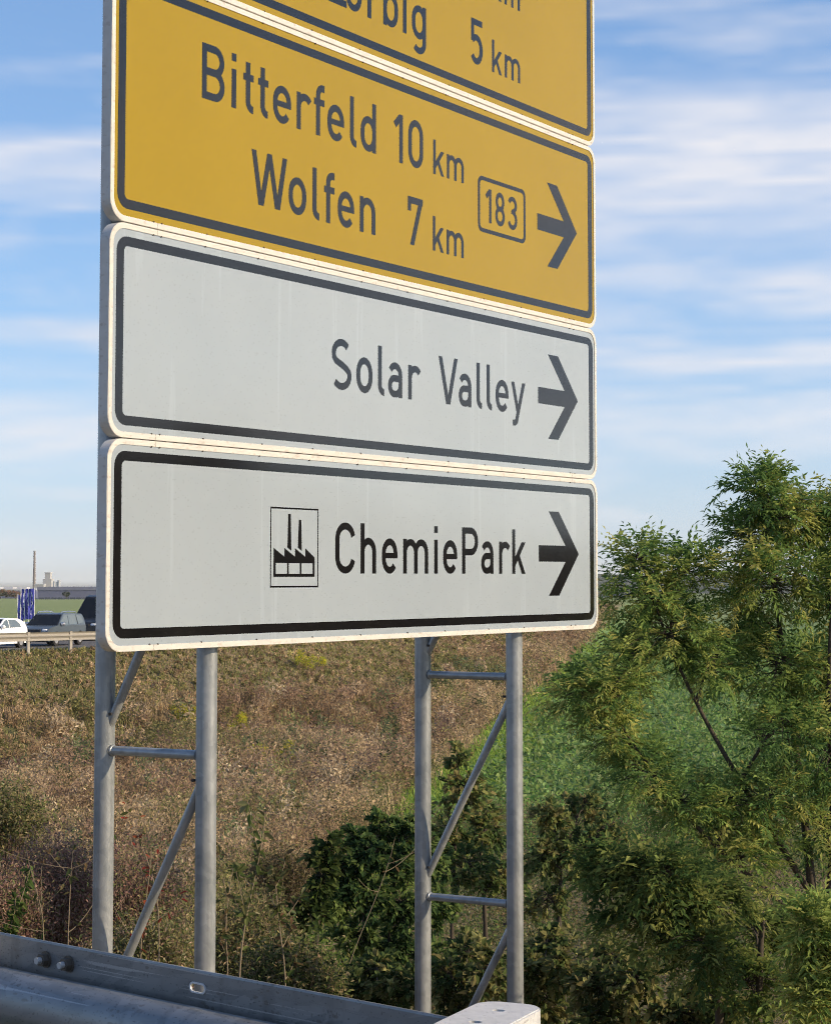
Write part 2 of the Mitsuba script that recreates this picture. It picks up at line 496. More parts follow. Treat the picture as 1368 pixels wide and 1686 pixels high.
    if c == 'Z':
        return unary_union([bar(.1, 4.5, 6.05, 7), bar(0, 4.6, 0, .95), clipy(hv([(.2, .1), (4.4, 6.9)]), 0, 7)]), 4.6
    if c == '1':
        return unary_union([bar(1.2, 2.17, 0, 7), clipy(hv([(.0, 5.3), (1.9, 7.0)], 1.0), 4.8, 7)]), 2.17
    if c == '3':
        return unary_union([st(arc(1.95, 5.2, 1.5, 1.32, 160, -80)), st(arc(1.95, 2.1, 1.65, 1.62, 80, -160)), bar(1.5, 2.3, 3.35, 4.25)]), 4.08
    if c == '5':
        return unary_union([bar(.3, 3.75, 6.05, 7), bar(.3, 1.2, 3.5, 7), st([(.75, 3.7)] + arc(1.9, 2.35, 1.52, 1.87, 130, -145))]), 4.0
    if c == '7':
        return unary_union([bar(0, 4.15, 6.0, 7), bar(0, .9, 4.9, 7), clipy(hv([(3.75, 6.9), (1.05, -.4)], 1.0), 0, 6.9)]), 4.15
    if c == '8':
        return unary_union([pill(.65, 3.4, 3.5, 6.52, .95), pill(.48, 3.58, .48, 3.62, .97)]), 4.08
    raise KeyError(c)


# sign plane: u runs along the board to the right, v up from eye level, w out of the face
S0 = np.array([-1.3821, 9.6999, EYE + 0.0388])
PLANE = M4(SU, [0, 0, 1], SN, S0)
SIGN = PLANE


def rrect(u0, u1, v0, v1, r):
    return sbox(u0 + r, v0 + r, u1 - r, v1 - r).buffer(r, quad_segs=8)


PRINT = 0.0012
RIVET = mikit.ply(trimesh.creation.cylinder(radius=0.0042, height=0.005, sections=8), 'dirt_dark')


def board(name, label, v0, v1, face, inner):
    t = thing('direction_sign', label, 'road sign')
    U0, U1 = -0.109, 4.987
    outer = rrect(U0, U1, v0, v1, 0.105)
    lip_in = rrect(U0 + 0.027, U1 - 0.027, v0 + 0.027, v1 - 0.027, 0.08)
    # frame: flat lip, a rounded front edge, the deep side channel
    lip = extr(outer.buffer(-0.0025).difference(lip_in), 0.004, 0.001)
    side = extr(outer.difference(outer.buffer(-0.004)), 0.057, -0.0535)
    back = extr(outer.buffer(-0.004).difference(outer.buffer(-0.03)), 0.004, -0.0535)
    put('frame', mikit.ply(lip, 'frame_aluminium', to_world=SIGN), t)
    put('frame_channel', mikit.ply(join(side, back), 'frame_aluminium', to_world=SIGN, smooth=25), t)
    put('panel', mikit.ply(extr(outer.buffer(-0.006), 0.004, -0.004), face, to_world=SIGN), t)
    b_out, b_in = rrect(-0.054, 4.938, inner[0] - 0.046, inner[1] + 0.046, 0.075), rrect(0, 4.878, inner[0], inner[1], 0.026)
    put('border', mikit.ply(extr(b_out.difference(b_in), PRINT), 'black_film', to_world=SIGN), t)
    # seam rivets in the lip, denser where the posts stand
    rng = np.random.default_rng(int(abs(v0) * 100) + 3)
    for v in (v0 + 0.0285, v1 - 0.0285):
        us = [0.62 + 0.475 * k + rng.uniform(-.03, .03) for k in range(8)]
        for up in (0.245, 4.62):
            us += [up - 0.03, up + 0.032]
        for u in us:
            m = SIGN @ T().translate([u, v, 0.0042])
            put('rivet', {**RIVET, 'to_world': m}, t)
        for up in (0.245, 4.62):     # butt joint of the channel
            put('joint', mikit.ply(bx(up - 0.0008, up + 0.0008, v - 0.026 if v < (v0 + v1) / 2 else v, v if v < (v0 + v1) / 2 else v + 0.026, 0.004, 0.0056), 'dirt_dark', to_world=SIGN), t)
    return t


def word(t, text, unitsize, v, starts, name='lettering', label=None):
    """letters with their left edges at the given u, standing on v"""
    gs = []
    for c, u in zip(text, starts):
        g, w = glyph(c)
        gs.append(affinity.translate(affinity.scale(g, unitsize, unitsize, origin=(0, 0)), u, v))
    put(name, mikit.ply(extr(unary_union(gs), PRINT), 'black_film', to_world=SIGN), t, **({'label': label} if label else {}))


def arrow(t, v):
    a = [(4.15, v - .053), (4.521, v - .053), (4.287, v - .274), (4.428, v - .274), (4.711, v), (4.428, v + .274), (4.287, v + .274), (4.521, v + .053), (4.15, v + .053)]
    put('arrow', mikit.ply(extr(Polygon(a), PRINT), 'black_film', to_world=SIGN), t)


SIGN = PLANE @ T().translate([0, -0.0193, 0]) @ T().scale([1.0094, 1.0158, 1])
A = board('direction_sign', 'topmost yellow board, cut off by the picture, with a place 5 km away', 2.908, 4.33, 'yellow_sheeting', (3.016, 4.222))
word(A, 'Zörbig', .04, 3.140, [1.72, 1.893, 2.118, 2.285, 2.498, 2.598], label='black place name Zörbig')
word(A, '5', .04, 3.136, [3.283], label='black figure 5')
word(A, 'km', .0293, 3.133, [3.557, 3.722], label='small black km behind the 5')
word(A, 'km', .0293, 3.60, [3.557, 3.722], label='small black km of the line above')
SIGN = PLANE @ T().translate([0, -0.0204, 0]) @ T().scale([1.0094, 1.0158, 1])
B = board('direction_sign', 'yellow board with Bitterfeld 10 km, Wolfen 7 km, road number 183 and an arrow', 1.674, 2.902, 'yellow_sheeting', (1.782, 2.793))
word(B, 'Bitterfeld', .04, 2.380, [.592, .839, .940, 1.070, 1.204, 1.421, 1.585, 1.716, 1.940, 2.049], label='black place name Bitterfeld')
word(B, '10', .04, 2.375, [2.411, 2.559], label='black figure 10')
word(B, 'km', .0293, 2.375, [2.840, 2.999], label='small black km behind the 10')
word(B, 'Wolfen', .04, 1.919, [1.016, 1.350, 1.574, 1.686, 1.820, 2.042], label='black place name Wolfen')
word(B, '7', .04, 1.920, [2.553], label='black figure 7')
word(B, 'km', .0293, 1.920, [2.835, 2.996], label='small black km behind the 7')
put('route_badge', mikit.ply(extr(rrect(3.374, 3.989, 2.114, 2.459, .05).difference(rrect(3.400, 3.963, 2.139, 2.434, .028)), PRINT), 'black_film', to_world=SIGN), B, label='rounded black outline round the road number 183')
word(B, '183', .03, 2.181, [3.478, 3.593, 3.756], name='route_number')
arrow(B, 2.286)
SIGN = PLANE @ T().translate([0, -0.0079, 0]) @ T().scale([1.0094, 1.0084, 1])
C = board('direction_sign', 'white board reading Solar Valley with an arrow, below the yellow boards', 0.654, 1.668, 'white_sheeting', (0.758, 1.559))
word(C, 'Solar', .04, 1.020, [1.759, 2.011, 2.234, 2.341, 2.558])
word(C, 'Valley', .04, 1.023, [2.902, 3.137, 3.353, 3.478, 3.591, 3.787])
arrow(C, 1.165)
SIGN = PLANE @ T().translate([0, -0.0015, 0]) @ T().scale([1.0094, 1.0, 1])
D = board('direction_sign', 'lowest white board reading ChemiePark with a factory pictogram and an arrow', -0.353, 0.648, 'white_sheeting', (-0.246, 0.544))
word(D, 'ChemiePark', .04, 0.014, [1.806, 2.057, 2.277, 2.504, 2.849, 2.951, 3.173, 3.405, 3.628, 3.797])
arrow(D, 0.146)
f0, f1 = (1.200, -0.060), (1.641, 0.361)
frame_ = sbox(*f0, *f1).difference(sbox(f0[0] + .007, f0[1] + .009, f1[0] - .007, f1[1] - .009))
body_ = Polygon([(1.229, -.004), (1.606, -.004), (1.606, .099), (1.520, .147), (1.520, .102), (1.424, .147), (1.424, .102), (1.327, .147), (1.327, .102), (1.229, .147)])
body_ = body_.difference(unary_union([sbox(1.249, .012, 1.353, .069), sbox(1.366, .012, 1.468, .069), sbox(1.482, .012, 1.588, .069)]))
stk = unary_union([Polygon([(1.353, .140), (1.389, .123), (1.383, .327), (1.361, .327)]), Polygon([(1.449, .141), (1.486, .123), (1.479, .298), (1.458, .298)])])
stk = stk.difference(LineString([(1.327, .157), (1.424, .112)]).buffer(.005)).difference(LineString([(1.424, .157), (1.520, .112)]).buffer(.005))
put('pictogram_outline', mikit.ply(extr(frame_, PRINT), 'black_film', to_world=SIGN), D, label='thin black square outline round the factory')
put('pictogram', mikit.ply(extr(unary_union([body_, stk]), PRINT), 'black_film', to_world=SIGN), D, label='black factory with two chimneys and three windows')

# ------------------------------------------------------------------ lattice posts behind the boards
def lattice(label, u_front, zr, top, W):
    t = thing('lattice_post', label, 'sign post')
    f = S0 + SU * u_front - SN * 0.118
    b = f - SN * W
    R = 0.053

    def base(p):
        return float(height(p[0], p[1])) - 0.3
    for nm, p in (('front_tube', f), ('rear_tube', b)):
        zs = np.array([base(p), EYE + top])
        put(nm, mikit.ply(tube([[p[0], p[1], z] for z in np.linspace(zs[0], zs[1], 6)], R, 32), 'galvanised', smooth=40), t)
        put('cap', mikit.ply(tube([[p[0], p[1], zs[1] - 0.002], [p[0], p[1], zs[1] + 0.02]], R + 0.004, 24), 'galvanised', smooth=40), t)
    h = 1.43
    k0 = int(math.floor((base(f) - zr) / h)) + 1
    z = zr + k0 * h
    rr = 0.0245
    while z < EYE + top - 0.1:
        for q, ax in ((b + SN * R, 1), (f - SN * R, -1)):
            put('weld', mikit.ply(tube([q + [0, 0, z - q[2]] - SN * ax * 0.004, q + [0, 0, z - q[2]] + SN * ax * 0.004, q + [0, 0, z - q[2]] + SN * ax * 0.010], [rr + 0.009, rr + 0.006, rr + 0.001], 16), 'galvanised', smooth=True), t)
        put('rung', mikit.ply(tube([b + [0, 0, z - b[2]], f + [0, 0, z - f[2]]], rr, 16), 'galvanised', smooth=40), t)
        za, zb = z + 0.155, z + h - 0.155
        if zb < EYE + top:
            lo, hi = b + SN * 0.035, f - SN * 0.035
            put('brace', mikit.ply(tube([lo + [0, 0, za - 0.02 - lo[2]], hi + [0, 0, zb - hi[2]]], rr, 16), 'galvanised', smooth=40), t)
            for q, zz, s in ((b + SN * (R + 0.006), za + 0.035, 1), (f - SN * (R + 0.010), zb + 0.03, -1)):   # vent holes beside the welds
                put('vent_hole', mikit.ply(tube([q + [0, 0, zz - q[2]] - SU * 0.012, q + [0, 0, zz - q[2]] - SU * 0.031], 0.008, 10), 'dirt_dark'), t)
        z += h
    # clamps that hold the boards
    for v in (-0.2, 0.5, 0.8, 1.5, 1.85, 2.72, 3.1, 4.15):
        c = f + [0, 0, v]
        put('clamp', mikit.ply(chamfered(-0.075, 0.075, -0.02, 0.02, -0.012, 0.048, 0.004), 'galvanised', to_world=M4(SU, [0, 0, 1], SN, c + SN * 0.01)), t)
    return t


lattice('left lattice post of two galvanised tubes with one rung in view, nearer the cars', 0.8325, EYE - 0.860, 4.1, 0.658)
lattice('right lattice post of two galvanised tubes with two rungs in view, nearer the tree', 4.071, EYE - 0.590, 4.1, 0.680)

# ------------------------------------------------------------------ the guardrail beside our road
g_ = thing('guardrail', 'grey galvanised guardrail along the near road edge with bolts and a slot', 'guardrail')
PB = 3.262


def along(q, s, z):
    return np.array([*(RN * q + RD * s), z])


LOC = M4([*(-RD), 0], [*RN, 0], [0, 0, 1], [0, 0, 0])      # x back along the road, y away from it, z up


def rl(mesh, m, name, parent=g_, smooth=30, **info):
    return put(name, mikit.ply(mesh, m, to_world=LOC, smooth=smooth), parent, **info)


# back strip: a channel with a rolled top edge, a slot cut through it
def plate_with_slot(x0, x1, z0, z1, slots, y0, y1):
    g = sbox(x0, z0, x1, z1)
    for (sx, sz, w, h) in slots:
        g = g.difference(LineString([(sx - w / 2 + h / 2, sz), (sx + w / 2 - h / 2, sz)]).buffer(h / 2, quad_segs=8))
    m = extr(g, y1 - y0)
    V = m.vertices.copy()
    m.vertices = np.stack([V[:, 0], y0 + (y1 - y0) - V[:, 2], V[:, 1]], 1)
    m.fix_normals()
    return m


X0R, X1R = -40.0, 30.0
slots = [(-3.675, 0.7125, 0.05, 0.019)] + [(-3.675 + 2.0 * k, 0.7125, 0.05, 0.019) for k in range(-6, 9) if k != 0]
rl(plate_with_slot(X0R, X1R, 0.600, 0.748, slots, PB, PB + 0.004), 'rail_zinc', 'back_strip', smooth=20)
rl(tube([[x, PB + 0.006, 0.7475] for x in np.linspace(X0R, X1R, 8)], 0.0055, 10), 'rail_zinc', 'rolled_edge')
rl(join(bx(X0R, X1R, PB + 0.006, PB + 0.055, 0.598, 0.602)), 'rail_zinc', 'strip_flange', smooth=False)
# slot lips: a bright pressed rim round the nearest slot
rim = LineString([(-3.675 - .0155, .7125), (-3.675 + .0155, .7125)]).buffer(.0125, quad_segs=8).difference(LineString([(-3.675 - .0155, .7125), (-3.675 + .0155, .7125)]).buffer(.0085, quad_segs=8))
rm = extr(rim, 0.003)
rm.vertices = np.stack([rm.vertices[:, 0], PB - rm.vertices[:, 2], rm.vertices[:, 1]], 1)
rm.fix_normals()
bsdf('worn_zinc', base_color=(0.62, 0.63, 0.64), roughness=0.35, metallic=0.35)
rl(rm, 'worn_zinc', 'slot_rim', label='bright worn rim of the oval slot')
ctrl = np.array([(3.190, .671), (3.170, .680), (3.135, .672), (3.108, .647), (3.098, .610), (3.103, .578), (3.128, .548), (3.165, .528), (3.176, .505), (3.165, .482), (3.128, .462), (3.103, .432), (3.098, .40), (3.108, .365), (3.135, .342), (3.172, .334)]) + [0.037, 0]
from scipy.interpolate import CubicSpline
cs = CubicSpline(np.arange(len(ctrl)), ctrl)
prof = cs(np.linspace(0, len(ctrl) - 1, 90))
d_ = unit(np.gradient(prof, axis=0))
nrm_ = np.stack([d_[:, 1], -d_[:, 0]], 1) * 0.003
xs = np.linspace(X0R, X1R, 60)


def prism(poly2, xs):
    k = len(poly2)
    V = np.concatenate([np.column_stack([np.full(k, x), poly2]) for x in xs])
    F = []
    for s in range(len(xs) - 1):
        i = np.arange(k)
        j = (i + 1) % k
        F += [np.stack([i + s * k, j + s * k, j + (s + 1) * k], 1), np.stack([i + s * k, j + (s + 1) * k, i + (s + 1) * k], 1)]
    m = trimesh.Trimesh(V, np.concatenate(F), process=False)
    m.fix_normals()
    return m


rl(prism(np.vstack([prof, (prof + nrm_)[::-1]]), xs), 'rail_zinc', 'beam', smooth=40)
for bxx in (-4.247, -4.155):
    zb = 0.709
    nut = trimesh.creation.cylinder(radius=0.0165, height=0.015, sections=6)
    nut.apply_transform(trimesh.transformations.rotation_matrix(PI / 2, [1, 0, 0]))
    nut.apply_translation([bxx, PB - 0.0115, zb])
    wash = trimesh.creation.cylinder(radius=0.0205, height=0.005, sections=24)
    wash.apply_transform(trimesh.transformations.rotation_matrix(PI / 2, [1, 0, 0]))
    wash.apply_translation([bxx, PB - 0.0015, zb])
    end = trimesh.creation.cylinder(radius=0.0085, height=0.016, sections=16)
    end.apply_transform(trimesh.transformations.rotation_matrix(PI / 2, [1, 0, 0]))
    end.apply_translation([bxx, PB - 0.024, zb])
    k = rl(join(nut, wash), 'bolt_steel', 'bolt', smooth=30)
    rl(end, 'bolt_end', 'thread', k, smooth=30)
# posts and spacers every two metres


def cap_zinc(p, n, uv):
    f1, f2, w = voronoi(p.x * 70 + p.z * 31, p.y * 70)
    g = fbm(p.x * 30, p.y * 30, p.z * 30)
    return mix((0.46, 0.465, 0.47), (0.60, 0.605, 0.61), g * 0.6 + w * 0.4) * (1 - 0.3 * smoothstep(0.74, 0.8, noise(p.x * 160, p.y * 160, p.z * 160)))


bsdf('new_zinc', base_color=mikit.proc(cap_zinc), roughness=0.42, metallic=0.15)
for k in range(-8, 12):
    xc = -2.728 + 2.0 * k
    rot = lambda g: affinity.rotate(g, 18, origin=(xc, 3.19))
    sp = rot(rrect(xc - 0.072, xc + 0.072, 3.04, 3.335, 0.048))
    holes = rot(unary_union([LineString([(xc - .004, 3.248), (xc + .004, 3.248)]).buffer(.0095), LineString([(xc - .004, 3.128), (xc + .004, 3.128)]).buffer(.0095)]))
    top = extr(sp.buffer(-.004).difference(holes), 0.0045, 0.786)
    skirt = extr(sp.difference(sp.buffer(-0.004)), 0.11, 0.6775)
    bev = trimesh.util.concatenate([extr(sp.buffer(-.0005).difference(sp.buffer(-0.0065)), 0.0012, 0.7872)])
    m = join(top, skirt, bev)
    b = rl(m, 'new_zinc', 'spacer', smooth=25, **({'label': 'pale rounded spacer cap with two holes'} if k == 0 else {}))
    post = join(bx(xc - 0.05, xc + 0.05, PB + 0.03, PB + 0.036, -0.6, 0.66), bx(xc - 0.05, xc - 0.044, PB + 0.036, PB + 0.08, -0.6, 0.66), bx(xc + 0.044, xc + 0.05, PB + 0.036, PB + 0.08, -0.6, 0.66))
    rl(post, 'rail_zinc', 'post', smooth=False)

# ------------------------------------------------------------------ the far bank: guardrail, cars, flags, works
def far_rail():
    t = thing('guardrail', 'beige lit guardrail on posts along the far road in front of the cars', 'guardrail')
    h = math.radians(40.5)
    d = np.array([math.sin(h), math.cos(h)])
    p0 = at(48, 1060, 76)[:2]
    prof = [(0.0, .76), (-.045, .735), (-.075, .69), (-.045, .64), (-.0, .605), (-.045, .57), (-.075, .52), (-.045, .47), (0.0, .445)]
    zz = lambda s: float(height(*(p0 + d * s)))
    ss = np.linspace(-18, 9, 28)
    # two sections lapped over each other
    path = np.array([[*(p0 + d * s), zz(s) - 0.0] for s in ss])
    path[:, 2] = -0.88
    for a, b in ((0, 9), (9, 13), (13, 17), (17, 21), (21, 28)):
        pr = np.array(prof) + [(a % 2) * 0.008, 0]
        m = sweep(np.vstack([pr, pr[::-1] + [0.006, 0]]), path[a:b + 1], closed=True)
        m.fix_normals()
        put('beam', mikit.ply(m, 'far_rail_zinc', smooth=40), t)
    for s in np.arange(-18, 9.1, 2.0):
        x, y = p0 + d * s
        z = np.interp(s, ss, path[:, 2])
        m = M4([*d, 0], [-d[1], d[0], 0], [0, 0, 1], [x, y, z])
        put('post', mikit.ply(join(bx(-.06, .06, .02, .032, -.5, .78), bx(-.06, -.05, .032, .1, -.5, .78), bx(.05, .06, .032, .1, -.5, .78)), 'far_rail_zinc', to_world=m), t)


bsdf('far_rail_zinc', base_color=(0.30, 0.28, 0.245), roughness=0.6, metallic=0.1)
far_rail()

bsdf('car_white', base_color=(0.78, 0.79, 0.80), roughness=0.25, clearcoat=1.0, clearcoat_gloss=0.95)
bsdf('car_slate', base_color=(0.10, 0.125, 0.15), roughness=0.3, metallic=0.4, clearcoat=1.0, clearcoat_gloss=0.95)
bsdf('car_black', base_color=(0.012, 0.013, 0.016), roughness=0.3, clearcoat=1.0, clearcoat_gloss=0.95)
bsdf('car_glass', base_color=(0.010, 0.012, 0.015), roughness=0.05, specular=0.3)
bsdf('side_glass', base_color=(0.11, 0.14, 0.16), roughness=0.05, specular=0.7)
bsdf('tyre', base_color=(0.018, 0.018, 0.018), roughness=0.85)
bsdf('alloy', base_color=(0.45, 0.45, 0.46), roughness=0.35, metallic=0.6)
bsdf('lamp_clear', base_color=(0.75, 0.77, 0.80), roughness=0.1, specular=0.7)
bsdf('plate_white', base_color=(0.75, 0.75, 0.73), roughness=0.5)
bsdf('plastic_dark', base_color=(0.03, 0.03, 0.032), roughness=0.6)
bsdf('chrome', base_color=(0.7, 0.7, 0.7), roughness=0.2, metallic=0.9)


def vehicle(name, label, cat, paint, pos, yaw, L, W, lower, green, glass_front, side_windows, wheel_r, axles, rails=False, belt_w=0.0, lamp_z=0.75):
    """x forward, y to the car's left, z up. lower, green: side outlines (x, z); the greenhouse leans in."""
    t = thing(name, label, cat)
    zg = float(height(pos[0], pos[1])) + 0.035
    c, s = math.cos(yaw), math.sin(yaw)
    m4 = M4([s, c, 0], [-c, s, 0], [0, 0, 1], [pos[0], pos[1], zg])
    zbelt = min(z for x, z in green)
    ztop = max(z for x, z in green)

    def lean(V):
        V = V.copy()
        z, x, y = V[:, 2], V[:, 0], V[:, 1]
        k = np.clip((z - zbelt) / (ztop - zbelt), 0, 1)
        low = np.clip((0.55 - z) / 0.4, 0, 1)
        nose = np.clip((np.abs(x) - L * 0.40) / (L * 0.10), 0, 1)
        V[:, 1] = y * (1 - 0.17 * k ** 1.2 - 0.05 * low - 0.10 * nose ** 2)
        return V

    def slab(poly, w, slices=9):
        p = Polygon(poly)
        for (ax) in axles:
            p = p.difference(Point(ax, wheel_r).buffer(wheel_r * 1.16, quad_segs=10)) if poly is lower else p
        p = p.segmentize(0.22)
        ms = extr(p, w)
        V = ms.vertices
        ms.vertices = np.stack([V[:, 0], w / 2 - V[:, 2], V[:, 1]], 1)
        mm = ms
        mm.fix_normals()
        # round the shoulders: bevel by pulling the two faces' rim in
        mm.vertices = lean(mm.vertices)
        return mm
    body = join(slab(lower, W), slab(green, W * 0.985), bx(-L * .42, L * .42, -W * .38, W * .38, 0.22, 0.5))
    put('body', mikit.ply(body, paint, to_world=m4, smooth=28), t)

    def side_pane(poly, y, thick, mat, nm, parent=t, **info):
        ms = extr(Polygon(poly).segmentize(0.15), thick)
        V = ms.vertices
        ms.vertices = np.stack([V[:, 0], y - V[:, 2] * np.sign(y), V[:, 1]], 1)
        ms.vertices = lean(ms.vertices)
        ms.fix_normals()
        return put(nm, mikit.ply(ms, mat, to_world=m4), parent, **info)
    for sgn in (1, -1):
        for w in side_windows:
            side_pane(w, sgn * (W * 0.985 / 2 + 0.008), 0.02, 'side_glass', 'side_window')
    # windscreen: quad proud of the slope
    (xa, za), (xb_, zb_) = glass_front
    dx, dz = xb_ - xa, zb_ - za
    nx, nz = unit(np.array([-dz, dx])) if False else unit(np.array([dz, -dx]))
    k = lambda z: (1 - 0.17 * np.clip((z - zbelt) / (ztop - zbelt), 0, 1) ** 1.2)
    hw0, hw1 = W / 2 * k(za) - 0.06, W / 2 * k(zb_) - 0.07
    o = 0.012
    quad = np.array([[xa + nx * o, -hw0, za + nz * o], [xa + nx * o, hw0, za + nz * o], [xb_ + nx * o, hw1, zb_ + nz * o], [xb_ + nx * o, -hw1, zb_ + nz * o]])
    th = np.array([nx, 0, nz]) * -0.03
    put('windscreen', mikit.ply(trimesh.convex.convex_hull(np.vstack([quad, quad + th])), 'car_glass', to_world=m4), t)
    for sgn in (1, -1):
        for ax in axles:
            wl = trimesh.creation.cylinder(radius=wheel_r, height=0.21, sections=28)
            wl.apply_transform(trimesh.transformations.rotation_matrix(PI / 2, [1, 0, 0]))
            wl.apply_translation([ax, sgn * (W / 2 - 0.12), wheel_r])
            kk = put('wheel', mikit.ply(wl, 'tyre', to_world=m4, smooth=40), t)
            rmm = trimesh.creation.cylinder(radius=wheel_r * 0.62, height=0.02, sections=20)
            rmm.apply_transform(trimesh.transformations.rotation_matrix(PI / 2, [1, 0, 0]))
            rmm.apply_translation([ax, sgn * (W / 2 - 0.012), wheel_r])
            put('rim', mikit.ply(rmm, 'alloy', to_world=m4, smooth=40), kk)
        xn = L / 2 - 0.10
        yl = sgn * W * 0.345
        put('headlight', mikit.ply(chamfered(xn - 0.2, xn + 0.075, yl - 0.17, yl + 0.17, lamp_z - 0.085, lamp_z + 0.075, 0.05), 'lamp_clear', to_world=m4, smooth=40), t)
        xm = glass_front[0][0] - 0.32
        put('mirror', mikit.ply(chamfered(xm - 0.09, xm + 0.09, sgn * (W / 2 + 0.1) - 0.1, sgn * (W / 2 + 0.1) + 0.1, zbelt + 0.02, zbelt + 0.20, 0.05), paint if paint != 'car_slate' else 'chrome', to_world=m4, smooth=40), t)
        if rails:
            x0, x1 = -L * 0.30, L * 0.09
            put('roof_rail', mikit.ply(tube([[x0, sgn * W * .36, ztop - .01], [x0 + .12, sgn * W * .36, ztop + .05], [(x0 + x1) / 2, sgn * W * .36, ztop + .07], [x1 - .12, sgn * W * .36, ztop + .05], [x1, sgn * W * .36, ztop - .01]], 0.032, 10), 'chrome', to_world=m4, smooth=40), t)
    put('grille', mikit.ply(chamfered(L / 2 - 0.06, L / 2 + 0.012, -W * .24, W * .24, lamp_z - 0.12, lamp_z + 0.05, 0.02), 'plastic_dark', to_world=m4), t)
    put('bumper', mikit.ply(chamfered(L / 2 - 0.10, L / 2 + 0.02, -W * .40, W * .40, 0.24, 0.46, 0.05), 'plastic_dark', to_world=m4), t)
    put('number_plate', mikit.ply(bx(L / 2 + 0.012, L / 2 + 0.03, -0.26, 0.26, lamp_z - 0.30, lamp_z - 0.17), 'plate_white', to_world=m4), t)
    return t


def heading(px, Y, a):
    """yaw for a vehicle coming towards us, turned by a degrees to the left of the line of sight"""
    return math.radians(180) + math.atan2(at(px, 1000, Y)[0], Y) + math.radians(a)


suv_low = [(-2.15, .32), (-2.13, .95), (-2.02, 1.02), (0.75, 1.05), (1.25, 1.03), (1.85, .96), (2.08, .86), (2.15, .7), (2.15, .36), (2.05, .27), (-2.05, .27)]
suv_green = [(-2.05, 1.0), (-1.92, 1.38), (-1.72, 1.58), (-.5, 1.65), (.2, 1.63), (.42, 1.57), (1.18, 1.0)]
suv_win = [[(.98, 1.06), (.36, 1.52), (-.02, 1.56), (-.02, 1.06)], [(-.10, 1.06), (-.10, 1.56), (-.95, 1.56), (-1.0, 1.06)], [(-1.1, 1.08), (-1.05, 1.54), (-1.6, 1.48), (-1.78, 1.15)]]
vehicle('car', 'dark slate off-road car with roof rails, between the white car and the black van', 'car', 'car_slate', at(87, 1000, 106)[:2], heading(87, 106, 27), 4.3, 1.82, suv_low, suv_green, ((1.16, 1.03), (.46, 1.56)), suv_win, 0.34, (1.32, -1.32), rails=True, lamp_z=0.80)
h_low = [(-2.08, .3), (-2.08, .9), (-1.95, .98), (.7, .98), (1.2, .95), (1.8, .86), (2.05, .74), (2.1, .6), (2.1, .3), (2.0, .22), (-2.0, .22)]
h_green = [(-2.0, .95), (-1.75, 1.25), (-1.2, 1.42), (-.3, 1.47), (.2, 1.43), (1.15, .95)]
h_win = [[(.95, 1.0), (.22, 1.36), (-.05, 1.39), (-.08, 1.0)], [(-.16, 1.0), (-.13, 1.39), (-.85, 1.37), (-1.2, 1.2), (-1.3, 1.02)]]
vehicle('car', 'white hatchback at the left edge behind the far guardrail', 'car', 'car_white', at(-12, 1000, 101)[:2], heading(-12, 101, 28), 4.2, 1.8, h_low, h_green, ((1.1, .98), (.26, 1.41)), h_win, 0.32, (1.3, -1.3), lamp_z=0.70)
v_low = [(-2.9, .35), (-2.9, 1.25), (1.75, 1.25), (2.3, 1.18), (2.75, 1.02), (2.9, .8), (2.9, .35), (2.8, .26), (-2.8, .26)]
v_green = [(-2.9, 1.2), (-2.88, 2.35), (-2.7, 2.48), (.6, 2.5), (.95, 2.42), (2.0, 1.2)]
v_win = [[(1.55, 1.28), (.98, 2.05), (.55, 2.1), (.55, 1.28)]]
vehicle('van', 'black van standing behind the slate car, half hidden by the road sign', 'van', 'car_black', at(177, 1000, 117)[:2], heading(177, 117, 29), 5.8, 2.0, v_low, v_green, ((1.95, 1.26), (1.05, 2.3)), v_win, 0.35, (1.95, -1.75), lamp_z=0.88)

# flags
def flag_cloth_colour(p, n, uv):
    w = noise(uv.x * 5.0 + 3.0, uv.y * 26.0) * 0.6 + noise(uv.x * 9.0, uv.y * 60.0) * 0.4
    m = smoothstep(0.30, 0.36, uv.x) * (1 - smoothstep(0.62, 0.68, uv.x)) * smoothstep(0.50, 0.58, w) * smoothstep(0.08, 0.12, uv.y) * (1 - smoothstep(0.9, 0.94, uv.y))
    return mix((0.035, 0.045, 0.30), (0.55, 0.57, 0.72), m)


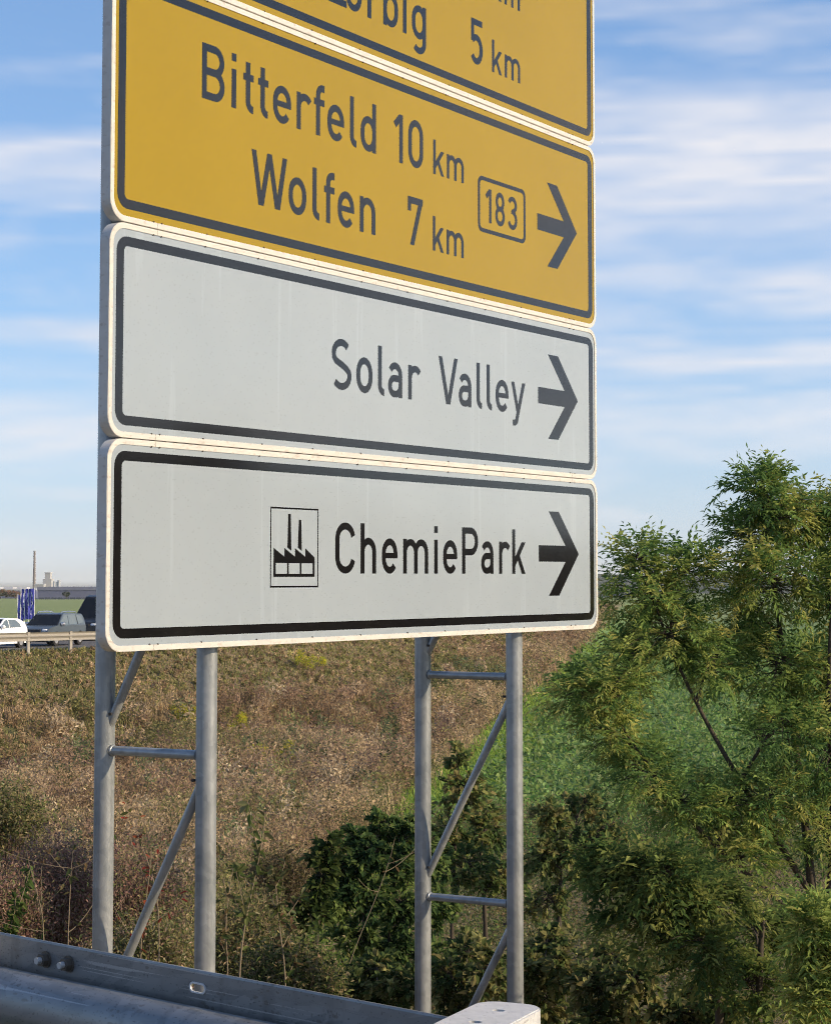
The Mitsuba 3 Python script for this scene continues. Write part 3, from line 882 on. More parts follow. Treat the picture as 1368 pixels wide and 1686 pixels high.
scene['flag_mat'] = {'type': 'twosided', 'bsdf': dict(type='principled', base_color=mikit.proc(flag_cloth_colour), roughness=0.8)}
bsdf('flag_pole_white', base_color=(0.7, 0.7, 0.7), roughness=0.4)
where = ['first from the left, mostly behind the next', 'second from the left', 'in the middle', 'second from the right', 'at the right end']
for i, (xp, Yf, tp) in enumerate([(29, 262, 980), (34, 250, 970), (40.5, 250, 969.5), (46.5, 250, 970), (56.5, 250, 969)]):
    b_ = at(xp, 1000, Yf)
    gz = float(height(b_[0], b_[1]))
    zt = at(xp, tp, Yf)[2]
    t = thing('flag', f'blue and white upright flag beyond the cars, {where[i]}', 'flag', 'row of blue flags')
    put('pole', mikit.ply(tube([[b_[0], Yf, gz], [b_[0], Yf, zt + .1]], [0.06, 0.04], 10), 'flag_pole_white', smooth=40), t)
    nu, nw = 12, 24
    uu, ww = np.meshgrid(np.linspace(0, 1, nu), np.linspace(0, 1, nw))
    wid = 0.75 if i < 4 else -0.75
    fx = b_[0] + (0.06 if wid > 0 else -0.06) + wid * uu * (1 - 0.15 * ww)
    fy = Yf + 0.16 * np.sin(uu * 7 + ww * 3 + i * 2) * uu + 0.1 * np.sin(ww * 9 + i)
    fz = zt - 3.6 * ww - 0.10 * uu
    ii = np.arange(nu * nw).reshape(nw, nu)
    ff = np.stack([ii[:-1, :-1], ii[:-1, 1:], ii[1:, 1:], ii[1:, :-1]], -1).reshape(-1, 4)
    put('cloth', mikit.ply((np.stack([fx, fy, fz], -1).reshape(-1, 3), ff), 'flag_mat', smooth=True, uv=np.stack([uu, ww], -1).reshape(-1, 2)), t)


# works on the skyline
bsdf('hall_blue', base_color=(0.105, 0.115, 0.19), roughness=0.6)
bsdf('hall_roof', base_color=(0.15, 0.16, 0.23), roughness=0.7)
bsdf('hall_light', base_color=(0.42, 0.43, 0.46), roughness=0.7)
bsdf('hall_glass', base_color=(0.05, 0.06, 0.09), roughness=0.15)
bsdf('far_concrete', base_color=(0.33, 0.33, 0.34), roughness=0.85)
bsdf('chimney_brick', base_color=(0.20, 0.165, 0.16), roughness=0.9)


def gzat(x, Y):
    return float(height(at(x, 1000, Y)[0], Y))


def pbox(x0, x1, ytop, Y, depth, ybot=None):
    a, b = at(x0, ytop, Y), at(x1, ytop, Y)
    z0 = min(gzat(x0, Y), gzat(x1, Y)) - 0.4 if ybot is None else at(x0, ybot, Y)[2]
    return bx(a[0], b[0], Y, Y + depth, z0, a[2])


t = thing('warehouse', 'long low blue-grey industrial hall on the skyline behind the cars', 'warehouse')
put('wall', mikit.ply(pbox(62, 330, 972, 900, 60), 'hall_blue'), t)
put('roof', mikit.ply(pbox(61, 332, 966.5, 899.6, 61, 972), 'hall_roof'), t)
for k in range(26):
    put('window', mikit.ply(pbox(64 + 10.2 * k, 73 + 10.2 * k, 984, 899.9, 0.4, 988.5), 'hall_glass'), t)
put('loading_plinth', mikit.ply(pbox(60, 334, 989, 897, 2.4), 'hall_light'), t)
t = thing('warehouse', 'pale flat hall at the left end of the skyline with a light roof edge', 'warehouse')
put('wall', mikit.ply(pbox(-70, 59, 972.5, 960, 50), 'hall_blue'), t)
put('roof', mikit.ply(pbox(-71, 60, 969.5, 959.6, 51, 972.5), 'hall_light'), t)
for k in range(5):
    put('roof_light', mikit.ply(pbox(-60 + 22 * k, -44 + 22 * k, 967.0, 970, 8, 969.5), 'hall_light'), t)
t = thing('chimney', 'tall slim brick-coloured chimney on the skyline', 'chimney')
ca = at(56, 980, 2000)
ct = at(56, 909, 2000)[2]
put('shaft', mikit.ply(tube([[ca[0], 2000, z] for z in np.linspace(ca[2] - 15, ct, 6)], np.linspace(1.75, 1.0, 6), 16), 'chimney_brick', smooth=40), t)
put('rim', mikit.ply(tube([[ca[0], 2000, ct], [ca[0], 2000, ct + 1.2]], 1.2, 16), 'far_concrete', smooth=40), t)
t = thing('silo_tower', 'grey concrete works tower with a narrower top, right of the chimney', 'tower')
put('base', mikit.ply(pbox(70.5, 84.5, 953.5, 1900, 14), 'far_concrete'), t)
put('shaft', mikit.ply(pbox(74, 82.5, 943.5, 1901, 10, 953.5), 'far_concrete'), t)
put('top_rim', mikit.ply(pbox(73.2, 83.3, 942.3, 1900.5, 11, 944), 'hall_light'), t)
t = thing('works_hall', 'low grey works hall joining the chimney to the tower', 'hall')
put('wall', mikit.ply(pbox(57, 72, 963, 1890, 14), 'far_concrete'), t)
put('roof', mikit.ply(pbox(56.6, 72.4, 962.0, 1889.5, 15, 963), 'hall_light'), t)
for xs_, r_, tp in ((89, 0.75, 958.5), (93.5, 0.55, 959.5), (97, 1.0, 956.5)):
    b_ = at(xs_, tp, 1850)
    t = thing('silo', {89: 'small grey silo just right of the works tower', 93.5: 'slim pale silo between two wider ones', 97: 'rightmost silo with a round cap on the skyline'}[xs_], 'silo')
    put('drum', mikit.ply(tube([[b_[0], 1850, b_[2] - 18], [b_[0], 1850, b_[2] - 0.6]], r_ * 1.3, 14), 'hall_light', smooth=40), t)
    put('cap', mikit.ply(tube([[b_[0], 1850, b_[2] - 0.6], [b_[0], 1850, b_[2] + .4], [b_[0], 1850, b_[2] + .8]], [r_ * 1.5, r_ * 1.2, 0.2], 14), 'far_concrete', smooth=40), t)
t = thing('shed', 'pale long shed seen through the tree on the right skyline', 'shed')
put('wall', mikit.ply(pbox(960, 1130, 980.5, 760, 20), 'hall_light'), t)
put('roof', mikit.ply(pbox(959, 1131, 978.5, 759.5, 21, 980.5), 'hall_blue'), t)
# wooded ridge on the right
hx = np.linspace(-100, 1900, 161)
hy = np.linspace(1500, 2600, 12)
HX, HY = np.meshgrid(hx, hy)
prof_h = np.interp(HX / 1500 * FOCAL + 684, [700, 960, 1040, 1100, 1200, 1500, 2400], [-4, 10.5, 11.2, 10, 8.5, 8, 5])
HZ = -14 + (prof_h + 8.0) * np.sin(np.clip((HY - 1500) / 500, 0, 1) * PI / 2) * 1.35 + 2.0 * meshkit.fbm(np.stack([HX / 14, HY / 60, HX * 0], -1), 3) * (HY > 1600)
ii = np.arange(HX.size).reshape(HX.shape)
bsdf('wooded', base_color=mikit.proc(lambda p, n, uv: mix((0.016, 0.024, 0.020), (0.032, 0.042, 0.030), fbm(p.x * 0.08, p.y * 0.03, p.z * 0.2))), roughness=0.95)
put('hills', mikit.ply((np.stack([HX, HY, HZ], -1).reshape(-1, 3), np.stack([ii[:-1, :-1], ii[:-1, 1:], ii[1:, 1:], ii[1:, :-1]], -1).reshape(-1, 4)), 'wooded', smooth=True), kind='structure')
# ------------------------------------------------------------------ vegetation
def leaf_mesh(p, d, n, L, W, col, broad=False, fold=0.18, droop=0.12):
    p, d, n = np.asarray(p, float), unit(d), np.asarray(n, float)
    side = unit(np.cross(d, n))
    n = np.cross(side, d)
    L, W = np.broadcast_to(L, len(p))[:, None], np.broadcast_to(W, len(p))[:, None]
    down = np.array([0, 0, -1.0])
    tip = p + d * L + down * L * droop
    if broad:
        rows = [p, p + d * L * .30 + side * W * .46 + n * W * fold, p + d * L * .72 + side * W * .36 + n * W * fold * .7 + down * L * droop * .5, tip,
                p + d * L * .72 - side * W * .36 + n * W * fold * .7 + down * L * droop * .5, p + d * L * .30 - side * W * .46 + n * W * fold]
        f = np.array([[0, 1, 3], [1, 2, 3], [0, 3, 5], [3, 4, 5]])
    else:
        rows = [p, p + d * L * .42 + side * W * .5 + n * W * fold, tip, p + d * L * .42 - side * W * .5 + n * W * fold]
        f = np.array([[0, 1, 2], [0, 2, 3]])
    k = len(rows)
    V = np.stack(rows, 1).reshape(-1, 3)
    F = (f[None] + (np.arange(len(p)) * k)[:, None, None]).reshape(-1, 3)
    return V, F, np.repeat(col, k, 0)


def blade_mesh(p, d, L, W, bend, col, rng):
    """grass blades of three triangles, leaning over"""
    n = len(p)
    a = rng.uniform(0, 2 * PI, n)
    out = np.stack([np.cos(a), np.sin(a), 0 * a], 1)
    side = np.stack([-np.sin(a), np.cos(a), 0 * a], 1)
    L, W, bend = (np.broadcast_to(x, n)[:, None] for x in (L, W, bend))
    mid = p + d * L * .55 + out * bend * L * .25
    tip = p + d * L * .95 + out * bend * L * .8 - np.array([0, 0, 1.0]) * L * bend * .25
    V = np.stack([p - side * W / 2, p + side * W / 2, mid - side * W * .38, mid + side * W * .38, tip], 1).reshape(-1, 3)
    f = np.array([[0, 1, 3], [0, 3, 2], [2, 3, 4]])
    return V, (f[None] + (np.arange(n) * 5)[:, None, None]).reshape(-1, 3), np.repeat(col, 5, 0)


def merge(parts):
    off, V, F, C = 0, [], [], []
    for v, f, c in parts:
        V.append(v)
        F.append(f + off)
        C.append(c)
        off += len(v)
    return np.vstack(V), np.vstack(F), np.vstack(C)


def palette(rng, n, cols, weights, jitter=0.18):
    c = np.array(cols, float)[rng.choice(len(cols), n, p=np.array(weights) / np.sum(weights))]
    return np.clip(c * (1 + rng.normal(0, jitter, (n, 1))) * (1 + rng.normal(0, 0.06, (n, 3))), 0.004, 0.9)


def put_leaves(name, parent, V, F, C, mat='leaf_thin', **info):
    return put(name, mikit.ply((V, F), mat, color=C), parent, **info)


def rand_dirs(rng, n, up=0.0):
    d = rng.normal(0, 1, (n, 3))
    d[:, 2] += up
    return unit(d)


def curve_pts(a, b, sag, n=5):
    t = np.linspace(0, 1, n)[:, None]
    return a + (b - a) * t + np.array([0, 0, 1.0]) * sag * 4 * t * (1 - t)


def woody(name, label, cat, seed, stems, lobes, spec, group=None, bark='bark_dark'):
    """stems: list of (points, r0, r1); lobes: (centre, radii, twigs). Leaves sit along curved twigs that fill the lobes from limbs off the stems."""
    rng = np.random.default_rng(seed)
    t = thing(name, label, cat, group)
    allp = []
    for pts, r0, r1 in stems:
        pts = np.asarray(pts, float)
        s = np.linspace(0, len(pts) - 1, 24)
        sp = np.stack([CubicSpline(np.arange(len(pts)), pts[:, k])(s) for k in range(3)], 1)
        put('trunk' if spec.get('tree') else 'stem', mikit.ply(tube(sp, np.linspace(r0, r1, 24), 10), bark, smooth=True), t)
        allp.append(sp)
    allp = np.vstack(allp)
    tw0, tw1, tr0, tr1 = [], [], [], []
    LP, LD, LT = [], [], []          # leaf base, outward direction, tint per twig
    for c, rad, ntw in lobes:
        c, rad = np.asarray(c, float), np.asarray(rad, float)
        dist = np.linalg.norm((allp - c) * [1, 1, 0.6], axis=1) + np.where(allp[:, 2] > c[2] - 0.2 * rad[2], 3.0, 0)
        o = allp[np.argmin(dist)]
        lt = np.linalg.norm(c - o)
        limb = curve_pts(o, c + rad * [0, 0, 0.35], 0.06 * lt, 9)
        limb[1:] += rng.normal(0, 0.012, limb[1:].shape) * lt
        put('branch', mikit.ply(tube(limb, np.linspace(spec['limb'], spec['limb'] * .4, 9), 7), bark, smooth=True), t)
        lobe_tint = rng.normal(0, 0.35)
        for k in range(int(round(ntw * spec.get('frac', 1.0)))):
            e = rng.normal(0, 1, 3)
            e = e / np.linalg.norm(e) * rng.uniform(0.2, 1.0) ** 0.5 * (1.22 if rng.uniform() < .2 else .97)
            end = c + rad * e
            s0 = limb[rng.integers(4, 9)]
            pts = curve_pts(s0, end, 0.10 * np.linalg.norm(end - s0) * rng.uniform(.3, 1.4), 6)
            tw0.append(pts[:-1])
            tw1.append(pts[1:])
            rr = np.linspace(spec['twig'], spec['twig'] * .35, 6)
            tr0.append(rr[:-1])
            tr1.append(rr[1:])
            m = spec['per_twig']
            u = np.sort(rng.uniform(spec.get('from', .35), 1.0, m)) * 5
            i = np.minimum(u.astype(int), 4)
            fr = (u - i)[:, None]
            base = pts[i] * (1 - fr) + pts[i + 1] * fr
            ax = unit(pts[i + 1] - pts[i])
            outw = unit(ax * 0.6 + rand_dirs(rng, m) * 0.9 + [0, 0, 0.34] + 0.3 * e)
            LP.append(base)
            LD.append(outw)
            LT.append(np.full(m, 0.65 * rng.normal() + lobe_tint))
    put('twigs', mikit.ply(frusta(np.vstack(tw0), np.vstack(tw1), np.concatenate(tr0), np.concatenate(tr1), 5), bark, smooth=True), t, kind='stuff')
    P, D, tint = np.vstack(LP), np.vstack(LD), np.concatenate(LT)
    cols = np.array(spec['cols'], float)
    x = np.clip((tint * .5 + .5 + rng.normal(0, spec.get('mix', .22), len(tint))), 0, .999) * (len(cols) - 1)
    i = x.astype(int)
    base_col = cols[i] + (cols[np.minimum(i + 1, len(cols) - 1)] - cols[i]) * (x - i)[:, None]
    n = len(P)
    if spec['leaf'] == 'pinnate':
        parts = []
        Lr = spec['rachis'] * rng.uniform(.45, 1.35, n)
        up = unit(np.cross(np.cross(D, [0, 0, 1.0]), D) + rng.normal(0, .25, (n, 3)))
        side = unit(np.cross(D, up))
        for k in range(spec['pairs'] + 1):
            f = 0.25 + 0.75 * k / spec['pairs']
            q = P + D * (Lr * f)[:, None] - np.array([0, 0, 1.0]) * (Lr * spec['droop'] * f ** 2)[:, None]
            for sgn in ((1, -1) if k < spec['pairs'] else (0,)):
                d = unit(D * (0.75 if sgn else 1.0) + side * sgn * 0.9 - [0, 0, 0.10 + 0.25 * f] + rng.normal(0, .22, (n, 3)))
                L = spec['size'] * rng.uniform(.55, 1.3, n) * (Lr / spec['rachis']) ** .5 * (1 - 0.25 * abs(f - .6))
                parts.append(leaf_mesh(q, d, up + rng.normal(0, .3, (n, 3)), L, L * spec.get('ratio', .3), np.clip(base_col * (1 + rng.normal(0, .13, (n, 1))), .004, .9)))
        V, F, C = merge(parts)
    else:
        L = spec['size'] * rng.uniform(.6, 1.2, n)
        d = unit(D - [0, 0, .25])
        V, F, C = leaf_mesh(P, d, rand_dirs(rng, n, 1.4), L, L * spec.get('ratio', .6), np.clip(base_col * (1 + rng.normal(0, .16, (n, 1))), .004, .9), broad=True)
    put_leaves('foliage', t, V, F, C, kind='stuff')
    return t


def lobe(x, y, Y, rx, ry, n, dY=0.0, depth=1.0):
    k = Y / FOCAL
    return (at(x, y, Y + dY), (rx * k, (rx + ry) / 2 * k * depth, ry * k), n)


def grounded(x, Y, sink=0.15):
    X = at(x, 1400, Y)[0]
    return np.array([X, Y, float(height(X, Y)) - sink])


YT = 15.6
stem1 = ([grounded(1352, YT), at(1346, 1600, YT), at(1330, 1400, YT), at(1312, 1250, YT + .1), at(1290, 1080, YT + .1), at(1268, 930, YT), at(1256, 835, YT)], 0.045, 0.008)
stem2 = ([at(1348, 1560, YT), at(1372, 1350, YT - .1), at(1366, 1150, YT - .2), at(1372, 980, YT - .2), at(1392, 860, YT)], 0.032, 0.007)
stem3 = ([at(1340, 1480, YT), at(1270, 1370, YT - .1), at(1180, 1220, YT - .2), at(1110, 1080, YT - .2), at(1070, 960, YT - .2)], 0.026, 0.006)
stem4 = ([at(1344, 1530, YT), at(1230, 1440, YT - .3), at(1110, 1320, YT - .4), at(1020, 1190, YT - .4), at(985, 1140, YT - .4)], 0.022, 0.005)
lobes1 = [lobe(1250, 815, YT, 50, 58, 60), lobe(1285, 862, YT, 68, 68, 80), lobe(1235, 900, YT, 58, 62, 60), lobe(1345, 868, YT, 62, 80, 80, .3), lobe(1425, 880, YT, 80, 105, 80, .2),
          lobe(1275, 970, YT, 80, 70, 80, -.2), lobe(1360, 970, YT, 70, 90, 80), lobe(1235, 1020, YT, 60, 60, 50, .2), lobe(1445, 1010, YT, 90, 110, 70),
          lobe(1048, 925, YT, 42, 38, 34, -.2), lobe(1062, 985, YT, 72, 58, 70, -.2), lobe(1130, 950, YT, 58, 48, 50, -.1), lobe(1105, 1050, YT, 88, 62, 80, -.2), lobe(1180, 1100, YT, 82, 72, 76, -.1), lobe(1045, 1085, YT, 50, 38, 34, -.2),
          lobe(1275, 1110, YT, 85, 80, 80), lobe(1355, 1120, YT, 80, 90, 80), lobe(1290, 1210, YT, 80, 75, 70, -.3), lobe(1365, 1250, YT, 80, 90, 70, -.2),
          lobe(955, 1145, YT, 48, 46, 44, -.4), lobe(1015, 1150, YT, 52, 50, 50, -.4), lobe(990, 1215, YT, 48, 46, 40, -.4), lobe(1060, 1280, YT, 62, 55, 56, -.4), lobe(1120, 1330, YT, 75, 52, 60, -.3),
          lobe(1200, 1330, YT, 80, 72, 66, -.2), lobe(1270, 1330, YT, 80, 70, 60, -.3), lobe(1350, 1370, YT, 70, 70, 50, -.2), lobe(1215, 1420, YT, 90, 58, 60, -.3)]
ash_cols = [(0.11, 0.20, 0.065), (0.18, 0.285, 0.082), (0.25, 0.345, 0.095), (0.34, 0.40, 0.11), (0.46, 0.45, 0.14)]
woody('tree', 'young tree with feathery yellow-green leaflets standing right of the sign', 'tree', 11, [stem1, stem2, stem3, stem4], lobes1,
      dict(tree=True, limb=0.016, twig=0.005, per_twig=9, frac=0.43, leaf='pinnate', rachis=0.21, pairs=5, droop=0.10, size=0.059, ratio=.32, cols=ash_cols, mix=.2))

YL = 12.2
woody('shrub', 'olive shrub with small yellowing leaves under the young tree', 'shrub', 12,
      [([grounded(1180, YL), at(1180, 1600, YL), at(1150, 1480, YL), at(1090, 1420, YL)], .03, .008), ([grounded(1240, YL), at(1250, 1620, YL), at(1260, 1520, YL)], .03, .01)],
      [lobe(1010, 1440, YL, 62, 52, 50), lobe(1085, 1450, YL, 82, 55, 60, -.2), lobe(1160, 1480, YL, 85, 60, 60), lobe(1060, 1530, YL, 80, 58, 50), lobe(1150, 1570, YL, 85, 58, 50, -.2), lobe(1240, 1540, YL, 80, 50, 34, .4), lobe(1230, 1630, YL, 90, 50, 40)],
      dict(limb=0.009, twig=0.003, per_twig=8, leaf='pinnate', rachis=0.13, pairs=3, droop=.3, size=0.055, ratio=.42, frac=.8, cols=[(0.06, 0.11, 0.036), (0.105, 0.165, 0.05), (0.165, 0.22, 0.065), (0.26, 0.285, 0.085)]))
woody('shrub', 'low yellow-leaved sprig at the right edge below the young tree', 'shrub', 13,
      [([grounded(1380, 11.6), at(1368, 1640, 11.6), at(1350, 1560, 11.6)], .02, .006)],
      [lobe(1345, 1530, 11.6, 42, 55, 34), lobe(1385, 1590, 11.6, 55, 60, 36), lobe(1350, 1650, 11.6, 60, 45, 26)],
      dict(limb=0.008, twig=0.003, per_twig=8, leaf='pinnate', rachis=0.18, pairs=4, droop=.3, size=0.062, ratio=.33, cols=ash_cols[1:]))
YD = 20.0
woody('shrub', 'dense dark green broad-leaved bush left of the right lattice post', 'shrub', 14,
      [([grounded(640, YD), at(640, 1600, YD), at(650, 1450, YD)], .05, .012), ([grounded(600, YD), at(600, 1560, YD), at(600, 1430, YD)], .04, .012)],
      [lobe(585, 1385, YD, 32, 28, 26), lobe(632, 1360, YD, 30, 34, 26, .3), lobe(672, 1372, YD, 34, 34, 28, .2), lobe(615, 1415, YD, 46, 34, 40, -.2), lobe(560, 1440, YD, 30, 34, 26, -.3), lobe(660, 1430, YD, 48, 40, 44, -.1), lobe(710, 1420, YD, 40, 56, 40, .3), lobe(548, 1500, YD, 32, 32, 24, -.4), lobe(600, 1480, YD, 50, 40, 44, -.3), lobe(665, 1500, YD, 56, 46, 48, -.2), lobe(720, 1510, YD, 44, 60, 40, .3), lobe(585, 1550, YD, 52, 40, 40, -.2), lobe(650, 1570, YD, 60, 42, 44), lobe(720, 1590, YD, 50, 40, 30)],
      dict(limb=0.014, twig=0.005, per_twig=20, leaf='broad', mix=.34, size=0.072, ratio=.66, cols=[(0.04, 0.08, 0.034), (0.07, 0.125, 0.045), (0.115, 0.18, 0.06), (0.20, 0.27, 0.085)]))
woody('shrub', 'pale green leafy bush beside the dark bush, towards the left post', 'shrub', 15,
      [([grounded(520, 19), at(520, 1600, 19), at(528, 1480, 19)], .03, .01)],
      [lobe(525, 1440, 19, 32, 46, 34), lobe(505, 1510, 19, 42, 42, 34), lobe(545, 1395, 19, 22, 28, 18)],
      dict(limb=0.009, twig=0.004, per_twig=12, leaf='broad', size=0.10, ratio=.6, cols=[(0.03, 0.055, 0.02), (0.06, 0.095, 0.03), (0.10, 0.13, 0.045)]))
YR = 25.0
woody('shrub', 'olive bush with a few rusty leaves seen between the tubes of the right post', 'shrub', 16,
      [([grounded(800, YR), at(800, 1560, YR), at(790, 1400, YR)], .05, .012), ([grounded(740, YR), at(745, 1500, YR), at(755, 1330, YR)], .035, .01)],
      [lobe(755, 1245, YR, 26, 34, 22), lobe(765, 1310, YR, 48, 42, 50), lobe(740, 1380, YR, 40, 55, 50), lobe(805, 1370, YR, 50, 55, 60, .3), lobe(770, 1440, YR, 70, 52, 60, -.3), lobe(830, 1450, YR, 50, 50, 44)],
      dict(limb=0.014, twig=0.005, per_twig=15, leaf='broad', frac=.8, mix=.35, size=0.085, ratio=.65, cols=[(0.085, 0.14, 0.05), (0.14, 0.20, 0.065), (0.20, 0.25, 0.08), (0.27, 0.28, 0.095), (0.28, 0.24, 0.10)]))
woody('shrub', 'olive and rust-speckled bush at the edge of the green field right of the right post', 'shrub', 17,
      [([grounded(920, YR - 1), at(920, 1560, YR - 1), at(925, 1420, YR - 1)], .05, .012)],
      [lobe(905, 1350, YR - 1, 42, 38, 46), lobe(965, 1330, YR - 1, 50, 44, 46, .4), lobe(890, 1420, YR - 1, 45, 60, 60), lobe(960, 1410, YR - 1, 62, 60, 64), lobe(900, 1490, YR - 1, 55, 50, 40), lobe(1010, 1370, YR - 1, 40, 44, 30)],
      dict(limb=0.014, twig=0.005, per_twig=15, leaf='broad', frac=.75, mix=.35, size=0.085, ratio=.65, cols=[(0.085, 0.135, 0.05), (0.14, 0.19, 0.065), (0.21, 0.23, 0.08), (0.27, 0.30, 0.10), (0.27, 0.235, 0.095)]))
brambles = [(500, 1625, 15.0, 75, 45, 'bramble thicket with mixed leaves at the foot of the dark bush'), (620, 1620, 14.6, 85, 60, 'dark bramble thicket just left of the right lattice post'),
            (770, 1600, 14.2, 80, 78, 'dark bramble thicket seen between the tubes of the right post'), (900, 1590, 14.6, 75, 75, 'brown and green bramble thicket just right of the right post'),
            (1010, 1610, 13.8, 90, 70, 'dark bramble thicket right of the guardrail cap'), (1160, 1660, 13.4, 110, 45, 'lowest bramble thicket under the olive shrub')]
for i, (x, y, Y, rx, ry, lab) in enumerate(brambles):
    woody('bramble', lab, 'bramble', 30 + i, [([grounded(x - 20, Y), at(x - 15, y + 60, Y), at(x, y, Y)], .012, .006), ([grounded(x + 30, Y), at(x + 30, y + 50, Y), at(x + 20, y, Y)], .012, .006)],
          [lobe(x - rx * .4, y + ry * .3, Y, rx * .6, ry * .7, 50), lobe(x + rx * .4, y + ry * .2, Y, rx * .6, ry * .75, 50, -.2), lobe(x, y - ry * .35, Y, rx * .7, ry * .55, 44, .3), lobe(x, y + ry, Y, rx * .9, ry * .7, 46)],
          dict(limb=0.006, twig=0.003, per_twig=12, leaf='broad', size=0.062, ratio=.66, mix=.3, cols=[(0.055, 0.085, 0.034), (0.10, 0.145, 0.05), (0.17, 0.21, 0.07), (0.22, 0.19, 0.085), (0.34, 0.33, 0.13)]), bark='bark_dark')


# thin shoots in front of the brown bank
def shoot(label, pts, seed, nleaf, size, cols, r=0.006, branches=3, bark='twig_pale', name='sapling', cat='sapling'):
    rng = np.random.default_rng(seed)
    t = thing(name, label, cat)
    pts = np.asarray(pts, float)
    s = np.linspace(0, len(pts) - 1, 20)
    sp = np.stack([CubicSpline(np.arange(len(pts)), pts[:, k])(s) for k in range(3)], 1)
    put('stem', mikit.ply(tube(sp, np.linspace(r, r * .35, 20), 7), bark, smooth=True), t)
    paths = [sp[6:]]
    for k in range(branches):
        o = sp[rng.integers(5, 16)]
        e = o + np.array([rng.normal(0, .18), rng.normal(0, .12), rng.uniform(.12, .36)])
        b = curve_pts(o, e, -0.03, 8)
        put('side_shoot', mikit.ply(tube(b, np.linspace(r * .5, r * .25, 8), 6), bark, smooth=True), t)
        paths.append(b)
    P = np.vstack([p[rng.integers(0, len(p), int(nleaf * 1.6))] for p in paths])
    n = len(P)
    L = size * 1.35 * rng.uniform(.6, 1.2, n)
    V, F, C = leaf_mesh(P, rand_dirs(rng, n, .1), rand_dirs(rng, n, 1.0), L, L * .45, palette(rng, n, cols, [1] * len(cols)), broad=True)
    put_leaves('leaves', t, V, F, C, kind='stuff')


def stalk(pxs, Y):
    return [grounded(pxs[0][0], Y)] + [at(x, y, Y) for x, y in pxs]


pale = [(0.12, 0.14, 0.05), (0.20, 0.20, 0.09), (0.09, 0.12, 0.04)]
redl = [(0.22, 0.035, 0.03), (0.28, 0.07, 0.04), (0.08, 0.09, 0.03)]
brow = [(0.16, 0.11, 0.06), (0.10, 0.085, 0.04), (0.06, 0.075, 0.03)]
shoot('slim sapling with pale leaves just right of the left post', stalk([(395, 1600), (408, 1500), (425, 1420), (436, 1345)], 12.5), 51, 12, .055, pale, branches=5)
shoot('thin briar with a few red leaves behind the left brace', stalk([(262, 1560), (255, 1460), (232, 1390), (207, 1325)], 12.0), 52, 5, .035, redl, r=.004, branches=2, name='briar', cat='briar')
shoot('briar with red leaf tips leaning beside the left brace', stalk([(232, 1570), (238, 1500), (246, 1440), (250, 1395)], 11.6), 53, 6, .035, redl, r=.004, branches=3, name='briar', cat='briar')
shoot('bare pale twig left of the left post above the guardrail', stalk([(72, 1560), (66, 1490), (50, 1430), (46, 1400)], 12.2), 54, 3, .035, brow, r=.004, branches=4, name='briar', cat='briar')
shoot('dry stalk at the far left above the guardrail bolts', stalk([(112, 1560), (114, 1500), (117, 1440), (121, 1400)], 11.8), 55, 4, .035, brow, r=.004, branches=4, name='briar', cat='briar')
shoot('small green-leaved sapling at the left edge above the guardrail', stalk([(15, 1560), (22, 1510), (25, 1480)], 12.8), 56, 22, .05, [(0.06, 0.10, 0.03), (0.12, 0.16, 0.05)], branches=4)
shoot('sapling with yellowing leaves between the left post and the pale bush', stalk([(470, 1620), (462, 1540), (455, 1470), (448, 1430)], 13.5), 57, 16, .05, pale + brow, branches=6)
shoot('brown stalk close to the right side of the left post', stalk([(375, 1600), (372, 1540), (376, 1480), (384, 1430)], 12.0), 58, 8, .04, brow, r=.004, branches=5, name='briar', cat='briar')
shoot('long pale cane arching in front of the dark bush', stalk([(560, 1640), (610, 1500), (640, 1420), (650, 1380)], 17.5), 59, 2, .04, brow, r=.005, branches=3, name='briar', cat='briar')


def low_bush(label, seed, cx, cy, Y, rx, ry, n, size, cols, ratio=.35, name='dry_bush'):
    """fine-twigged dead or half dead bush: many thin stems with small leaves"""
    rng = np.random.default_rng(seed)
    t = thing(name, label, 'bush')
    k = Y / FOCAL
    c = at(cx, cy, Y)
    g = float(height(c[0], Y))
    R = np.array([rx * k, (rx + ry) * .5 * k, ry * k])
    n = int(n * 2.2)
    m = n // 60
    e = rng.normal(0, 1, (m, 3))
    e = e / np.linalg.norm(e, axis=1, keepdims=True) * rng.uniform(.2, 1, (m, 1)) ** .5
    end = c + R * e
    low = c + R * np.stack([e[:, 0] * .45, e[:, 1] * .45, np.full(m, -1.0)], 1)
    crown = np.array([[c[0] + R[0] * .3 * q, Y, g - .1] for q in rng.normal(0, 1, 7)])
    root = low * [1, 1, 1] + (crown[rng.integers(0, 7, m)] - low) * np.where(rng.uniform(size=(m, 1)) < .25, 1.0, .25)
    mid = (low + end) / 2 + rng.normal(0, .09, (m, 3))
    put('stems', mikit.ply(frusta(np.vstack([root, mid]), np.vstack([mid, end]), np.r_[np.full(m, .003), np.full(m, .0022)], np.r_[np.full(m, .0022), np.full(m, .001)], 4), 'dry_stem', smooth=True), t, kind='stuff')
    i = rng.integers(0, m, n)
    u = rng.uniform(.0, 1.05, (n, 1))
    P = mid[i] + (end[i] - mid[i]) * (u * 1.8 - .8) + rng.normal(0, .055, (n, 3))
    L = size * rng.uniform(.5, 1.3, n)
    V, F, C = leaf_mesh(P, rand_dirs(rng, n, .5), rand_dirs(rng, n, .8), L, L * ratio, palette(rng, n, cols, np.linspace(1.4, .6, len(cols)), .25))
    put_leaves('foliage', t, V, F, C, 'leaf_dry', kind='stuff')


